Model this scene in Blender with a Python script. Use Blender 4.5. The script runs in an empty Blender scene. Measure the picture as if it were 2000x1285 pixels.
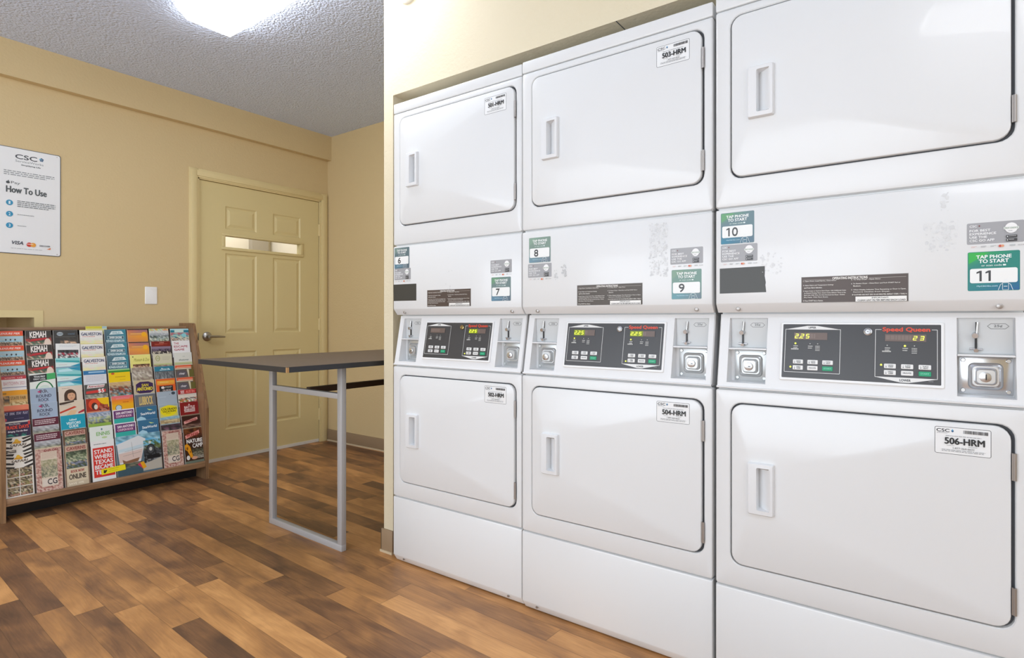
import bpy, bmesh, math, random
from mathutils import Vector, Matrix

S = bpy.context.scene
COL = S.collection

# ------------------------------------------------------------------ camera, light, exposure
A = math.atan2(1124.0, 1540.0)
D1 = Vector((-math.cos(A), math.sin(A)))      # camera-frame (right, forward) of world +Y
D2 = Vector((math.sin(A), math.cos(A)))       # camera-frame (right, forward) of world +X
cam_d = bpy.data.cameras.new('camera')
cam = bpy.data.objects.new('camera', cam_d); COL.objects.link(cam)
cam.location = (0, 0, 1.04)
cam.rotation_euler = (math.pi/2, 0, math.atan2(D1[1], D2[1]) - math.pi/2)
cam_d.sensor_fit = 'HORIZONTAL'; cam_d.sensor_width = 36
cam_d.lens = 36 * 1124.0 / 2000.0
cam_d.shift_y = (624.0 - 642.5) / 2000.0
cam_d.clip_start = 0.02
S.camera = cam
S.view_settings.view_transform = 'Standard'
S.view_settings.look = 'None'
S.view_settings.gamma = 1.0
S.view_settings.use_curve_mapping = False
S.view_settings.exposure = 0.16

W = bpy.data.worlds.new('world'); S.world = W; W.use_nodes = True
W.node_tree.nodes['Background'].inputs['Color'].default_value = (0.92, 0.96, 1.0, 1)
W.node_tree.nodes['Background'].inputs['Strength'].default_value = 1.0

def area_light(name, loc, rot, sx, sy, power, color=(1, 1, 1), spread=None):
    d = bpy.data.lights.new(name, 'AREA'); d.shape = 'RECTANGLE'; d.size = sx; d.size_y = sy
    d.energy = power; d.color = color
    if spread: d.spread = spread
    o = bpy.data.objects.new(name, d); COL.objects.link(o); o.location = loc; o.rotation_euler = rot
    return o
H = math.pi/2
area_light('unseen_left_fill', (-1.94, 1.6, 1.30), (0, -H-0.20, 0), 1.8, 3.4, 70, (0.82, 0.91, 1.0))  # unseen lamp added to light the dryer fronts evenly from the left
area_light('unseen_rear_fill', (-0.2, -2.40, 1.3), (H, 0, 0), 2.2, 2.1, 14, (0.88, 0.94, 1.0))  # unseen lamp added behind the camera as fill
area_light('added_hall_fill', (2.5, 4.75, 2.2), (0, 0, 0), 0.5, 0.3, 7, (1, 0.98, 0.95))  # unseen lamp added to brighten the hall behind the glass

# ------------------------------------------------------------------ colour + materials
def lin(c):
    return c/12.92 if c <= 0.04045 else ((c+0.055)/1.055)**2.4
def hx(h):
    if isinstance(h, tuple): return h
    h = h.lstrip('#')
    return (lin(int(h[0:2], 16)/255), lin(int(h[2:4], 16)/255), lin(int(h[4:6], 16)/255), 1.0)

def nodes(m):
    m.use_nodes = True
    nt = m.node_tree
    return nt, nt.nodes['Principled BSDF']
def N(nt, t, **kw):
    n = nt.nodes.new(t)
    for k, v in kw.items():
        if k.startswith('i_'):
            key = k[2:]; key = int(key) if key.isdigit() else key.replace('_', ' ')
            if hasattr(v, 'is_linked'): nt.links.new(v, n.inputs[key])
            else: n.inputs[key].default_value = v
        else: setattr(n, k, v)
    return n
def math_n(nt, op, a, b=None):
    n = nt.nodes.new('ShaderNodeMath'); n.operation = op
    for i, v in enumerate((a, b)):
        if v is None: continue
        if hasattr(v, 'is_linked'): nt.links.new(v, n.inputs[i])
        else: n.inputs[i].default_value = v
    return n.outputs[0]

def mat(name, color, rough=0.5, metal=0.0, bump=None, coat=0.0, spec=0.5, var=0.0):
    m = bpy.data.materials.new(name); nt, b = nodes(m)
    c = hx(color)
    b.inputs['Base Color'].default_value = c
    b.inputs['Roughness'].default_value = rough
    b.inputs['Metallic'].default_value = metal
    b.inputs['Coat Weight'].default_value = coat
    b.inputs['Specular IOR Level'].default_value = spec
    tc = N(nt, 'ShaderNodeTexCoord')
    if bump:
        sc, st, dist = bump
        no = N(nt, 'ShaderNodeTexNoise', i_Vector=tc.outputs['Object'], i_Scale=sc, i_Detail=3.0, i_Roughness=0.55)
        bp = N(nt, 'ShaderNodeBump', i_Height=no.outputs['Fac'], i_Strength=st, i_Distance=dist)
        nt.links.new(bp.outputs['Normal'], b.inputs['Normal'])
    if var:
        no = N(nt, 'ShaderNodeTexNoise', i_Vector=tc.outputs['Object'], i_Scale=7.0, i_Detail=4.0)
        mx = N(nt, 'ShaderNodeMix', data_type='RGBA', i_0=no.outputs['Fac'])
        mx.inputs[6].default_value = tuple(min(1, x*(1+var)) for x in c[:3])+(1,)
        mx.inputs[7].default_value = tuple(x*(1-var) for x in c[:3])+(1,)
        nt.links.new(mx.outputs[2], b.inputs['Base Color'])
    return m

def emis(name, color, strength):
    m = bpy.data.materials.new(name); nt, b = nodes(m)
    b.inputs['Base Color'].default_value = hx(color)
    b.inputs['Emission Color'].default_value = hx(color)
    b.inputs['Emission Strength'].default_value = strength
    return m

M = {}
M['enamel'] = mat('white_enamel', '#e2e3e3', 0.30, bump=(260, 0.03, 0.0006), coat=0.15)
M['plastic'] = mat('white_plastic', '#e3e4e5', 0.35)
M['gray_plastic'] = mat('pale_gray_plate', '#c9cbcb', 0.4)
M['gap'] = mat('dark_gap', '#54565a', 0.8)
M['chrome'] = mat('chrome', '#cfd0d2', 0.22, 0.85)
M['satin'] = mat('satin_metal', '#b4b2ae', 0.33, 1.0)
M['hinge'] = mat('hinge_metal', '#aba6a2', 0.4, 0.8)
M['brass'] = mat('worn_brass', '#b8a678', 0.3, 1.0)
M['black'] = mat('black_plastic', '#17171a', 0.4)
M['leg'] = mat('gray_painted_steel', '#bbbbbd', 0.42, 0.25)
M['laminate'] = mat('brown_gray_laminate', '#66584e', 0.5, var=0.12)
M['edge'] = mat('black_edge_band', '#2b2c30', 0.4)
M['stretcher'] = mat('shaded_brown_steel', '#3a2a20', 0.5)  # dark brown, with the shade under the tabletop in the colour
M['chip'] = mat('bare_chipboard', '#b98f5e', 0.8)
M['wall'] = mat('tan_wall_paint', '#d5be90', 0.6, bump=(70, 0.35, 0.004))
M['wall_cream'] = mat('cream_wall_tone', '#dfd3b6', 0.6, bump=(70, 0.35, 0.004))  # same finish as the tan walls, in a lighter tone
M['door'] = mat('khaki_door_paint', '#dccb96', 0.45, bump=(200, 0.05, 0.001))
M['trim'] = mat('khaki_trim_paint', '#dfcc98', 0.45)
M['base'] = mat('taupe_cove_base', '#9c8468', 0.55)
M['baselip'] = mat('pale_base_lip', '#cdbb9c', 0.5)
M['white_trim'] = mat('white_door_sweep', '#e4e2da', 0.5)
M['board'] = mat('dark_divider_board', '#3b2d26', 0.7)
M['switch'] = mat('white_switch_plastic', '#f0efec', 0.3)
M['hallwall'] = mat('white_hall_paint', '#e9e2d4', 0.7)
M['hallgray'] = mat('gray_hall_paint', '#a79f92', 0.7)
M['seal'] = mat('ivory_plastic', '#e2d7b8', 0.4)
M['lens'] = emis('lit_diffuser', '#f8fbff', 10.5)
M['led'] = emis('lit_led_segment', '#e6f24a', 1.6)
M['ledgreen'] = emis('lit_screen_backlight', '#b7d400', 0.9)

# printed graphics: colour of the ink is stored on the mesh
def printed(name, rough, coat=0.0):
    m = bpy.data.materials.new(name); nt, b = nodes(m)
    a = N(nt, 'ShaderNodeAttribute', attribute_name='Col')
    nt.links.new(a.outputs['Color'], b.inputs['Base Color'])
    b.inputs['Roughness'].default_value = rough
    b.inputs['Coat Weight'].default_value = coat
    return m
M['print'] = printed('printed_paper', 0.4, 0.0)
M['panelprint'] = printed('printed_overlay', 0.35, 0.0)

def wood(name, c0, c1, axis='X'):
    m = bpy.data.materials.new(name); nt, b = nodes(m)
    tc = N(nt, 'ShaderNodeTexCoord')
    mp = N(nt, 'ShaderNodeMapping', i_Vector=tc.outputs['Object'])
    mp.inputs['Scale'].default_value = {'X': (2, 40, 40), 'Z': (40, 40, 2)}[axis]
    no = N(nt, 'ShaderNodeTexNoise', i_Vector=mp.outputs[0], i_Scale=1.5, i_Detail=5.0, i_Roughness=0.6, i_Distortion=0.6)
    cr = N(nt, 'ShaderNodeValToRGB', i_Fac=no.outputs['Fac'])
    cr.color_ramp.elements[0].position = 0.3; cr.color_ramp.elements[0].color = hx(c0)
    cr.color_ramp.elements[1].position = 0.7; cr.color_ramp.elements[1].color = hx(c1)
    nt.links.new(cr.outputs[0], b.inputs['Base Color'])
    b.inputs['Roughness'].default_value = 0.45
    return m
M['wood'] = wood('oak_rack_wood', '#76573e', '#ab8866', 'X')
M['woodz'] = wood('oak_side_wood', '#6f5138', '#a5805a', 'Z')

def floor_material():
    m = bpy.data.materials.new('vinyl_plank_floor'); nt, b = nodes(m)
    tc = N(nt, 'ShaderNodeTexCoord')
    sp = N(nt, 'ShaderNodeSeparateXYZ', i_0=tc.outputs['Object'])
    X, Y = sp.outputs[0], sp.outputs[1]
    ca, sa = math.cos(math.radians(2.5)), math.sin(math.radians(2.5))
    xp = math_n(nt, 'SUBTRACT', math_n(nt, 'MULTIPLY', X, ca), math_n(nt, 'MULTIPLY', Y, sa))
    yp = math_n(nt, 'ADD', math_n(nt, 'MULTIPLY', Y, ca), math_n(nt, 'MULTIPLY', X, sa))
    xs = math_n(nt, 'DIVIDE', math_n(nt, 'SUBTRACT', xp, 0.98), 0.0905)
    i = math_n(nt, 'FLOOR', xs); fx = math_n(nt, 'FRACT', xs)
    wn = N(nt, 'ShaderNodeTexWhiteNoise', noise_dimensions='1D', i_W=i)
    ys = math_n(nt, 'ADD', math_n(nt, 'DIVIDE', yp, 0.86), math_n(nt, 'MULTIPLY', wn.outputs['Value'], 7.3))
    j = math_n(nt, 'FLOOR', ys); fy = math_n(nt, 'FRACT', ys)
    cm = N(nt, 'ShaderNodeCombineXYZ', i_0=i, i_1=j, i_2=3.0)
    w2 = N(nt, 'ShaderNodeTexWhiteNoise', noise_dimensions='3D', i_Vector=cm.outputs[0])
    rnd = w2.outputs['Value']
    # figure: smoky clouds and long streaks, shifted per plank
    off = math_n(nt, 'MULTIPLY', rnd, 57.0)
    c1 = N(nt, 'ShaderNodeCombineXYZ', i_0=math_n(nt, 'MULTIPLY', xp, 8.0), i_1=math_n(nt, 'ADD', math_n(nt, 'MULTIPLY', yp, 3.4), off), i_2=off)
    cloud = N(nt, 'ShaderNodeTexNoise', i_Vector=c1.outputs[0], i_Scale=1.0, i_Detail=2.5, i_Roughness=0.5, i_Distortion=0.7)
    c2 = N(nt, 'ShaderNodeCombineXYZ', i_0=math_n(nt, 'MULTIPLY', xp, 48.0), i_1=math_n(nt, 'ADD', math_n(nt, 'MULTIPLY', yp, 3.0), off), i_2=off)
    grain = N(nt, 'ShaderNodeTexNoise', i_Vector=c2.outputs[0], i_Scale=1.0, i_Detail=5.0, i_Roughness=0.65, i_Distortion=2.6)
    fac = math_n(nt, 'ADD', math_n(nt, 'MULTIPLY', rnd, 0.42),
          math_n(nt, 'ADD', math_n(nt, 'MULTIPLY', cloud.outputs['Fac'], 0.70), math_n(nt, 'MULTIPLY', grain.outputs['Fac'], 0.32)))
    fac = math_n(nt, 'SUBTRACT', fac, 0.185)
    cr = N(nt, 'ShaderNodeValToRGB', i_Fac=fac)
    e = cr.color_ramp.elements
    e[0].position = 0.22; e[0].color = hx('#5c4232')
    e[1].position = 0.86; e[1].color = hx('#dda468')
    for p, c in ((0.40, '#7f5a3e'), (0.52, '#9d7048'), (0.66, '#bb8652')):
        q = e.new(p); q.color = hx(c)
    # seams
    ex = math_n(nt, 'LESS_THAN', math_n(nt, 'ABSOLUTE', math_n(nt, 'SUBTRACT', fx, 0.5)), 0.488)
    ey = math_n(nt, 'LESS_THAN', math_n(nt, 'ABSOLUTE', math_n(nt, 'SUBTRACT', fy, 0.5)), 0.498)
    ed = math_n(nt, 'MULTIPLY', ex, ey)
    mx = N(nt, 'ShaderNodeMix', data_type='RGBA', i_0=ed)
    dk = N(nt, 'ShaderNodeMix', data_type='RGBA', i_0=0.35)
    nt.links.new(cr.outputs[0], dk.inputs[6]); dk.inputs[7].default_value = hx('#2c1d14')
    nt.links.new(dk.outputs[2], mx.inputs[6]); nt.links.new(cr.outputs[0], mx.inputs[7])
    nt.links.new(mx.outputs[2], b.inputs['Base Color'])
    b.inputs['Roughness'].default_value = 0.42
    b.inputs['Specular IOR Level'].default_value = 0.4
    bp = N(nt, 'ShaderNodeBump', i_Height=grain.outputs['Fac'], i_Strength=0.06, i_Distance=0.002)
    nt.links.new(bp.outputs['Normal'], b.inputs['Normal'])
    return m
M['floor'] = floor_material()

def ceiling_material():
    m = bpy.data.materials.new('popcorn_ceiling'); nt, b = nodes(m)
    b.inputs['Base Color'].default_value = hx('#d9e5ff')
    b.inputs['Roughness'].default_value = 0.85
    tc = N(nt, 'ShaderNodeTexCoord')
    n1 = N(nt, 'ShaderNodeTexNoise', i_Vector=tc.outputs['Object'], i_Scale=80.0, i_Detail=3.0, i_Roughness=0.6)
    n2 = N(nt, 'ShaderNodeTexVoronoi', i_Vector=tc.outputs['Object'], i_Scale=78.0)
    h = math_n(nt, 'ADD', n1.outputs['Fac'], math_n(nt, 'MULTIPLY', n2.outputs['Distance'], -0.7))
    bp = N(nt, 'ShaderNodeBump', i_Height=h, i_Strength=0.8, i_Distance=0.010)
    nt.links.new(bp.outputs['Normal'], b.inputs['Normal'])
    return m
M['ceiling'] = ceiling_material()

def glass_material():
    m = bpy.data.materials.new('clear_glass'); nt, b = nodes(m)
    b.inputs['Base Color'].default_value = (0.95, 0.97, 0.96, 1)
    b.inputs['Transmission Weight'].default_value = 1.0
    b.inputs['Roughness'].default_value = 0.02
    b.inputs['IOR'].default_value = 1.45
    return m
M['glass'] = glass_material()

# ------------------------------------------------------------------ mesh helpers
def rr(x0, z0, x1, z1, r, y, n=5):
    """rounded rectangle loop in the x-z plane; y is a number or a function of x, z"""
    r = max(1e-5, min(r, (x1-x0)/2-1e-6, (z1-z0)/2-1e-6))
    pts = []
    for cx, cz, a0 in ((x1-r, z1-r, 0), (x0+r, z1-r, 90), (x0+r, z0+r, 180), (x1-r, z0+r, 270)):
        for k in range(n+1):
            a = math.radians(a0 + 90*k/n)
            x, z = cx + r*math.cos(a), cz + r*math.sin(a)
            pts.append((x, y(x, z) if callable(y) else y, z))
    return pts
def circ(cx, cz, r, y, n=24, rz=None):
    rz = rz or r
    return [(cx + r*math.cos(2*math.pi*k/n), y, cz + rz*math.sin(2*math.pi*k/n)) for k in range(n)]

_text = {}
def text_mesh(s, bold):
    key = s
    if key in _text: return _text[key]
    c = bpy.data.curves.new('lettering', 'FONT'); c.body = s; c.size = 1.0
    c.resolution_u = 3; c.offset = 0.0; c.fill_mode = 'FRONT'
    o = bpy.data.objects.new('lettering', c); COL.objects.link(o)
    dg = bpy.context.evaluated_depsgraph_get(); dg.update()
    me = bpy.data.meshes.new_from_object(o.evaluated_get(dg))
    vs = [(v.co.x, v.co.y) for v in me.vertices]; fs = [tuple(p.vertices) for p in me.polygons]
    bpy.data.objects.remove(o); bpy.data.curves.remove(c); bpy.data.meshes.remove(me)
    if vs:
        xa = min(v[0] for v in vs); xb = max(v[0] for v in vs); za = min(v[1] for v in vs); zb = max(v[1] for v in vs)
    else: xa = za = 0; xb = zb = 1
    _text[key] = (vs, fs, xa, xb, za, zb)
    return _text[key]

class MB:
    def __init__(s):
        s.v = []; s.f = []; s.mi = []; s.fc = []; s.lay = 0; s.step = 0.00005; s.y = 0.0; s.white = (1, 1, 1, 1)
    def add(s, vs, fs, mi=0, cols=None):
        o = len(s.v); s.v += [tuple(p) for p in vs]
        for k, f in enumerate(fs):
            s.f.append(tuple(o+i for i in f)); s.mi.append(mi)
            s.fc.append([cols[i] for i in f] if cols else None)
    def box(s, a, b, mi=0, bev=0.0, seg=2, color=None):
        bm = bmesh.new(); bmesh.ops.create_cube(bm, size=1.0)
        for v in bm.verts:
            v.co = Vector([(a[i]+b[i])/2 + v.co[i]*(b[i]-a[i]) for i in range(3)])
        if bev > 0:
            bmesh.ops.bevel(bm, geom=bm.edges[:], offset=bev, segments=seg, affect='EDGES', profile=0.5)
        bm.verts.index_update()
        vs = [tuple(v.co) for v in bm.verts]; fs = [[v.index for v in f.verts] for f in bm.faces]
        s.add(vs, fs, mi, [hx(color)]*len(vs) if color else None); bm.free()
    def loft(s, loops, mi=0, cap0=False, cap1=True, color=None):
        n = len(loops[0]); vs = [p for l in loops for p in l]; fs = []
        for k in range(len(loops)-1):
            for i in range(n):
                j = (i+1) % n
                fs.append((k*n+i, k*n+j, (k+1)*n+j, (k+1)*n+i))
        if cap0: fs.append(tuple(range(n))[::-1])
        if cap1: fs.append(tuple((len(loops)-1)*n+i for i in range(n)))
        s.add(vs, fs, mi, [hx(color)]*len(vs) if color else None)
    def tube(s, p, q, r, mi=0, n=12, r2=None):
        p, q = Vector(p), Vector(q); d = (q-p).normalized()
        u = d.orthogonal().normalized(); w = d.cross(u); r2 = r if r2 is None else r2
        l0 = [p + (u*math.cos(t)+w*math.sin(t))*r for t in [2*math.pi*k/n for k in range(n)]]
        l1 = [q + (u*math.cos(t)+w*math.sin(t))*r2 for t in [2*math.pi*k/n for k in range(n)]]
        s.loft([[tuple(x) for x in l0], [tuple(x) for x in l1]], mi, True, True)
    # ---- flat printed art: every call lies one thin layer in front of the last one
    def ny(s): s.lay += 1; return s.y - s.lay*s.step
    def poly(s, pts, color, mi=0):
        y = s.ny(); s.add([(p[0], y, p[1]) for p in pts], [tuple(range(len(pts)))], mi, [hx(color)]*len(pts))
    def rect(s, x0, z0, x1, z1, color, color2=None, mi=0, side=False):
        """color at the bottom (left when side), color2 at the top (right)"""
        y = s.ny(); a = hx(color); b = hx(color2) if color2 else a
        cols = [a, b, b, a] if side else [a, a, b, b]
        s.add([(x0, y, z0), (x1, y, z0), (x1, y, z1), (x0, y, z1)], [(0, 1, 2, 3)], mi, cols)
    def quadg(s, x0, z0, x1, z1, bl, br, tr, tl, mi=0):
        y = s.ny(); s.add([(x0, y, z0), (x1, y, z0), (x1, y, z1), (x0, y, z1)], [(0, 1, 2, 3)], mi, [hx(bl), hx(br), hx(tr), hx(tl)])
    def rrect(s, x0, z0, x1, z1, r, color, mi=0):
        y = s.ny(); l = rr(x0, z0, x1, z1, r, y, 4); s.add(l, [tuple(range(len(l)))], mi, [hx(color)]*len(l))
    def rframe(s, x0, z0, x1, z1, r, t, color, mi=0):
        y = s.ny(); a = rr(x0, z0, x1, z1, r, y, 4); b = rr(x0+t, z0+t, x1-t, z1-t, max(r-t, 1e-4), y, 4)
        n = len(a); s.add(a+b, [(i, (i+1) % n, n+(i+1) % n, n+i) for i in range(n)], mi, [hx(color)]*(2*n))
    def ell(s, cx, cz, rx, rz, color, mi=0, n=20):
        y = s.ny(); l = circ(cx, cz, rx, y, n, rz); s.add(l, [tuple(range(n))], mi, [hx(color)]*n)
    def ring(s, cx, cz, rx, rz, t, color, mi=0, n=24, a0=0, a1=360):
        y = s.ny(); vs = []
        for k in range(n+1):
            a = math.radians(a0 + (a1-a0)*k/n); c_, s_ = math.cos(a), math.sin(a)
            vs += [(cx+rx*c_, y, cz+rz*s_), (cx+(rx-t)*c_, y, cz+(rz-t)*s_)]
        s.add(vs, [(2*k, 2*k+2, 2*k+3, 2*k+1) for k in range(n)], mi, [hx(color)]*len(vs))
    def line(s, p, q, t, color, mi=0):
        p, q = Vector(p), Vector(q); d = (q-p).normalized(); n_ = Vector((-d[1], d[0]))*t/2
        s.poly([p-n_, q-n_, q+n_, p+n_], color, mi)
    def txt(s, t, x0, z0, x1, z1, color, bold=False, shear=0.0, mi=0, rise=0.0):
        """lettering fitted into the box"""
        vs, fs, xa, xb, za, zb = text_mesh(t, bold)
        if not vs: return
        if t.isdigit() and '1' in t and len(t) > 1:
            n_ = len(t); cw_ = (x1-x0)/n_; hh = z1-z0
            for i_, ch in enumerate(t):
                xa_ = x0+i_*cw_
                if ch == '1':
                    st = hh*.17; xr = xa_+cw_*.72
                    s.poly([(xr-st, z0), (xr, z0), (xr, z1), (xr-st*.9, z1), (xr-st-hh*.22, z1-hh*.13), (xr-st-hh*.22, z1-hh*.28), (xr-st, z1-hh*.20)], color, mi)
                else: s.txt(ch, xa_+cw_*.12, z0, xa_+cw_*1.12, z1, color, bold, shear, mi)
            return
        y = s.ny(); c = hx(color); out = []
        for a, b in vs:
            k = (b-za)/(zb-za); u = (a-xa)/(xb-xa)
            out.append((x0+u*(x1-x0)+shear*k*(z1-z0), y, z0+k*(z1-z0)+rise*u))
        s.add(out, fs, mi, [c]*len(out))
        if bold:      # a second, slightly shifted strike thickens the stems
            d = min(0.085*(z1-z0), 0.022*(x1-x0)); e = 0.035*(z1-z0)
            for dx_, dz_ in ((-d*.55, 0), (d*.55, 0), (0, e), (0, -e)):
                y = s.ny(); s.add([(p[0]+dx_, y, p[2]+dz_) for p in out], fs, mi, [c]*len(out))
    def bars(s, x0, z0, x1, z1, rows, color, seed=0, mi=0, fill=0.45):
        """rows of print too small to read in the photograph"""
        r = random.Random(seed); h = (z1-z0)/rows
        y = s.ny(); c = hx(color)
        for k in range(rows):
            zt = z1-k*h; x = x0; end = x0+(x1-x0)*(1.0 if k < rows-1 else 0.6+0.4*r.random())
            while x < end:
                w = min((x1-x0)*(0.03+0.09*r.random()), end-x)
                s.add([(x, y, zt-h*fill), (x+w, y, zt-h*fill), (x+w, y, zt), (x, y, zt)], [(0, 1, 2, 3)], mi, [c]*4)
                x += w+(x1-x0)*0.018
    def photo(s, x0, z0, x1, z1, nx, nz, rows, seed=0, mi=0):
        """soft patchwork like a printed photograph; rows: list of palettes from the top down"""
        r = random.Random(seed); y = s.ny(); vs = []; cs = []; nx = int(nx*1.6); nz = int(nz*1.6)
        for j in range(nz+1):
            pal = rows[min(len(rows)-1, int(j*len(rows)/(nz+1)))]
            for i in range(nx+1):
                vs.append((x0+(x1-x0)*i/nx, y, z1-(z1-z0)*j/nz)); cs.append(hx(r.choice(pal)))
        n = nx+1
        s.add(vs, [(j*n+i, j*n+i+1, (j+1)*n+i+1, (j+1)*n+i) for j in range(nz) for i in range(nx)], mi, cs)
    def build(s, name, mats, parent=None, loc=None, rot=None, smooth=True, label=None, recalc=False):
        me = bpy.data.meshes.new(name); me.from_pydata(s.v, [], s.f)
        for m in (mats if isinstance(mats, (list, tuple)) else [mats]): me.materials.append(m)
        me.polygons.foreach_set('material_index', s.mi)
        if any(c is not None for c in s.fc):
            at = me.color_attributes.new('Col', 'FLOAT_COLOR', 'CORNER'); buf = []
            for f, c in zip(s.f, s.fc):
                for q in (c if c else [s.white]*len(f)): buf += list(q)
            at.data.foreach_set('color', buf)
        if recalc:
            bm = bmesh.new(); bm.from_mesh(me); bmesh.ops.recalc_face_normals(bm, faces=bm.faces[:]); bm.to_mesh(me); bm.free()
        if smooth:
            me.polygons.foreach_set('use_smooth', [True]*len(me.polygons))
            me.set_sharp_from_angle(angle=math.radians(32))
        me.update()
        o = bpy.data.objects.new(name, me); COL.objects.link(o)
        if parent: o.parent = parent
        if loc: o.location = loc
        if rot: o.rotation_euler = rot
        if label: o['label'] = label
        return o

def thing(name, label, cat, loc=(0, 0, 0), rotz=0.0, group=None):
    o = bpy.data.objects.new(name, None); COL.objects.link(o); o.empty_display_size = 0.05
    o.location = loc; o.rotation_euler = (0, 0, rotz)
    o['label'] = label; o['category'] = cat
    if group: o['group'] = group
    return o
def tag(o, label, cat, group=None):
    o['label'] = label; o['category'] = cat
    if group: o['group'] = group
    return o
def struct(name, mb, mats, parent=None, **kw):
    o = mb.build(name, mats, parent, **kw)
    if parent is None: o['kind'] = 'structure'
    return o
def boxobj(name, a, b, m, parent=None, bev=0.0, **kw):
    mb = MB(); mb.box(a, b, 0, bev); return mb.build(name, m, parent, **kw)

# ------------------------------------------------------------------ the room
CZ = 2.606           # ceiling height
BW = 4.213           # back wall plane (Y)
FX = 3.074           # far right wall plane (X)
WX = 1.750           # machine wall plane (X)
mb = MB(); mb.box((-2.0, -2.5, -0.06), (3.3, 5.2, 0.0)); struct('floor', mb, M['floor'], smooth=False)
mb = MB(); mb.box((-2.0, -2.5, CZ), (3.3, 5.2, CZ+0.08)); struct('ceiling', mb, M['ceiling'], smooth=False)

# back wall with the doorway and the recessed opening behind the rack
DX0, DX1, DZ = 1.985, 3.005, 2.050
NX0, NX1, NZ0, NZ1 = 0.45, 1.063, 0.72, 1.052
mb = MB(); T = BW+0.13
for a, b in (((-2.0, BW, 0), (NX0, T, CZ)), ((NX0, BW, 0), (NX1, T, NZ0)), ((NX0, BW, NZ1), (NX1, T, CZ)),
             ((NX1, BW, 0), (DX0, T, CZ)), ((DX0, BW, DZ), (DX1, T, CZ)), ((DX1, BW, 0), (FX, T, CZ))):
    mb.box(a, b)
struct('wall_back', mb, M['wall'], smooth=False)
mb = MB(); q_ = T+0.42      # deep box behind the opening
for a, b in (((NX0-0.02, q_, NZ0-0.02), (NX1+0.02, q_+0.02, NZ1+0.02)), ((NX0-0.02, T, NZ0-0.02), (NX0, q_, NZ1+0.02)), ((NX1, T, NZ0-0.02), (NX1+0.02, q_, NZ1+0.02)),
             ((NX0, T, NZ0-0.02), (NX1, q_, NZ0)), ((NX0, T, NZ1), (NX1, q_, NZ1+0.02))):
    mb.box(a, b)
struct('trim_1', mb, M['wall'], smooth=False)
mb = MB()   # flat casing of the opening
for a, b in (((NX0-0.042, BW-0.004, NZ0-0.04), (NX0, BW, NZ1+0.04)), ((NX1, BW-0.004, NZ0-0.04), (NX1+0.042, BW, NZ1+0.04)),
             ((NX0, BW-0.004, NZ1), (NX1, BW, NZ1+0.04)), ((NX0, BW-0.004, NZ0-0.04), (NX1, BW, NZ0))):
    mb.box(a, b)
struct('trim_2', mb, M['trim'], smooth=False)
mb = MB(); mb.box((-2.0, BW-0.052, 2.402), (FX, BW, CZ)); struct('trim_3', mb, M['wall'], smooth=False)   # soffit box under the ceiling

mb = MB(); mb.box((FX, -2.5, 0), (FX+0.1, BW+0.13, CZ)); struct('wall_right', mb, M['wall'], smooth=False)
mb = MB(); mb.box((FX, BW+0.13, 0), (FX+0.1, 5.2, CZ)); struct('wall_hall_right', mb, M['hallwall'], smooth=False)
mb = MB(); mb.box((FX-0.012, 2.0, 0.012), (FX, BW, 0.098), bev=0.003); mb.box((FX-0.016, 2.0, 0.0), (FX, BW, 0.012), 1)
struct('baseboard_right', mb, [M['base'], M['baselip']])

# the wall that holds the machines: strip, header, end wall and filler
mb = MB()
zl = 0.0
mb.loft([rr(WX, zl, WX+0.15, CZ, 0.0001, 0)], cap1=False) if False else None
def vwall(mb, pts, z0, z1):
    n = len(pts); vs = [(x, y, z0) for x, y in pts]+[(x, y, z1) for x, y in pts]
    mb.add(vs, [(i, (i+1) % n, n+(i+1) % n, n+i) for i in range(n)]+[tuple(range(n)), tuple(range(n, 2*n))])
arc = [(WX+0.012-0.012*math.sin(math.radians(a)), 1.985+0.012*math.cos(math.radians(a))) for a in range(0, 91, 15)]
vwall(mb, arc+[(WX, 1.930), (FX, 1.930), (FX, 1.997)], 0, CZ)
mb.box((WX, -0.21, 2.033), (WX+0.16, 1.930, CZ))
mb.box((WX, -2.5, 0), (WX+0.16, -0.21, CZ))
mb.box((2.62, -2.5, 0), (2.70, 1.930, CZ))
struct('wall_machines', mb, M['wall_cream'])
mb = MB(); mb.box((WX-0.009, 1.925, 0.010), (WX, 2.0005, 0.103), bev=0.001); mb.box((WX-0.009, 1.997, 0.010), (FX, 2.000, 0.103))
mb.box((WX-0.013, 1.925, 0.0), (WX, 2.003, 0.010), 1); mb.box((WX-0.011, -2.5, 0.0), (WX, -0.215, 0.103))
struct('baseboard_machines', mb, [M['base'], M['baselip']])
# seam cut across the header's underside
mb = MB(); mb.box((WX, 0.848, 2.0318), (WX+0.16, 0.8505, 2.033)); struct('trim_4', mb, M['gap'], smooth=False)

# walls behind the camera: window and entrance openings added to let light in
mb = MB()
mb.box((-2.1, -2.5, 0), (-2.0, -0.2, CZ)); mb.box((-2.1, 3.4, 0), (-2.0, BW+0.13, CZ)); mb.box((-2.1, -0.2, 0), (-2.0, 3.4, 0.45)); mb.box((-2.1, -0.2, 2.4), (-2.0, 3.4, CZ))
struct('wall_left', mb, M['wall'], smooth=False)
mb = MB(); mb.box((-2.0, -2.6, 0), (-1.4, -2.5, CZ)); mb.box((1.0, -2.6, 0), (FX, -2.5, CZ)); mb.box((-1.4, -2.6, 2.4), (1.0, -2.5, CZ))
struct('wall_front', mb, M['wall_cream'], smooth=False)
mb = MB(); mb.box((-2.08, -0.2, 0.45), (-2.03, -0.14, 2.4)); mb.box((-2.08, 3.34, 0.45), (-2.03, 3.4, 2.4)); mb.box((-2.08, 1.57, 0.45), (-2.03, 1.63, 2.4))
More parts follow.
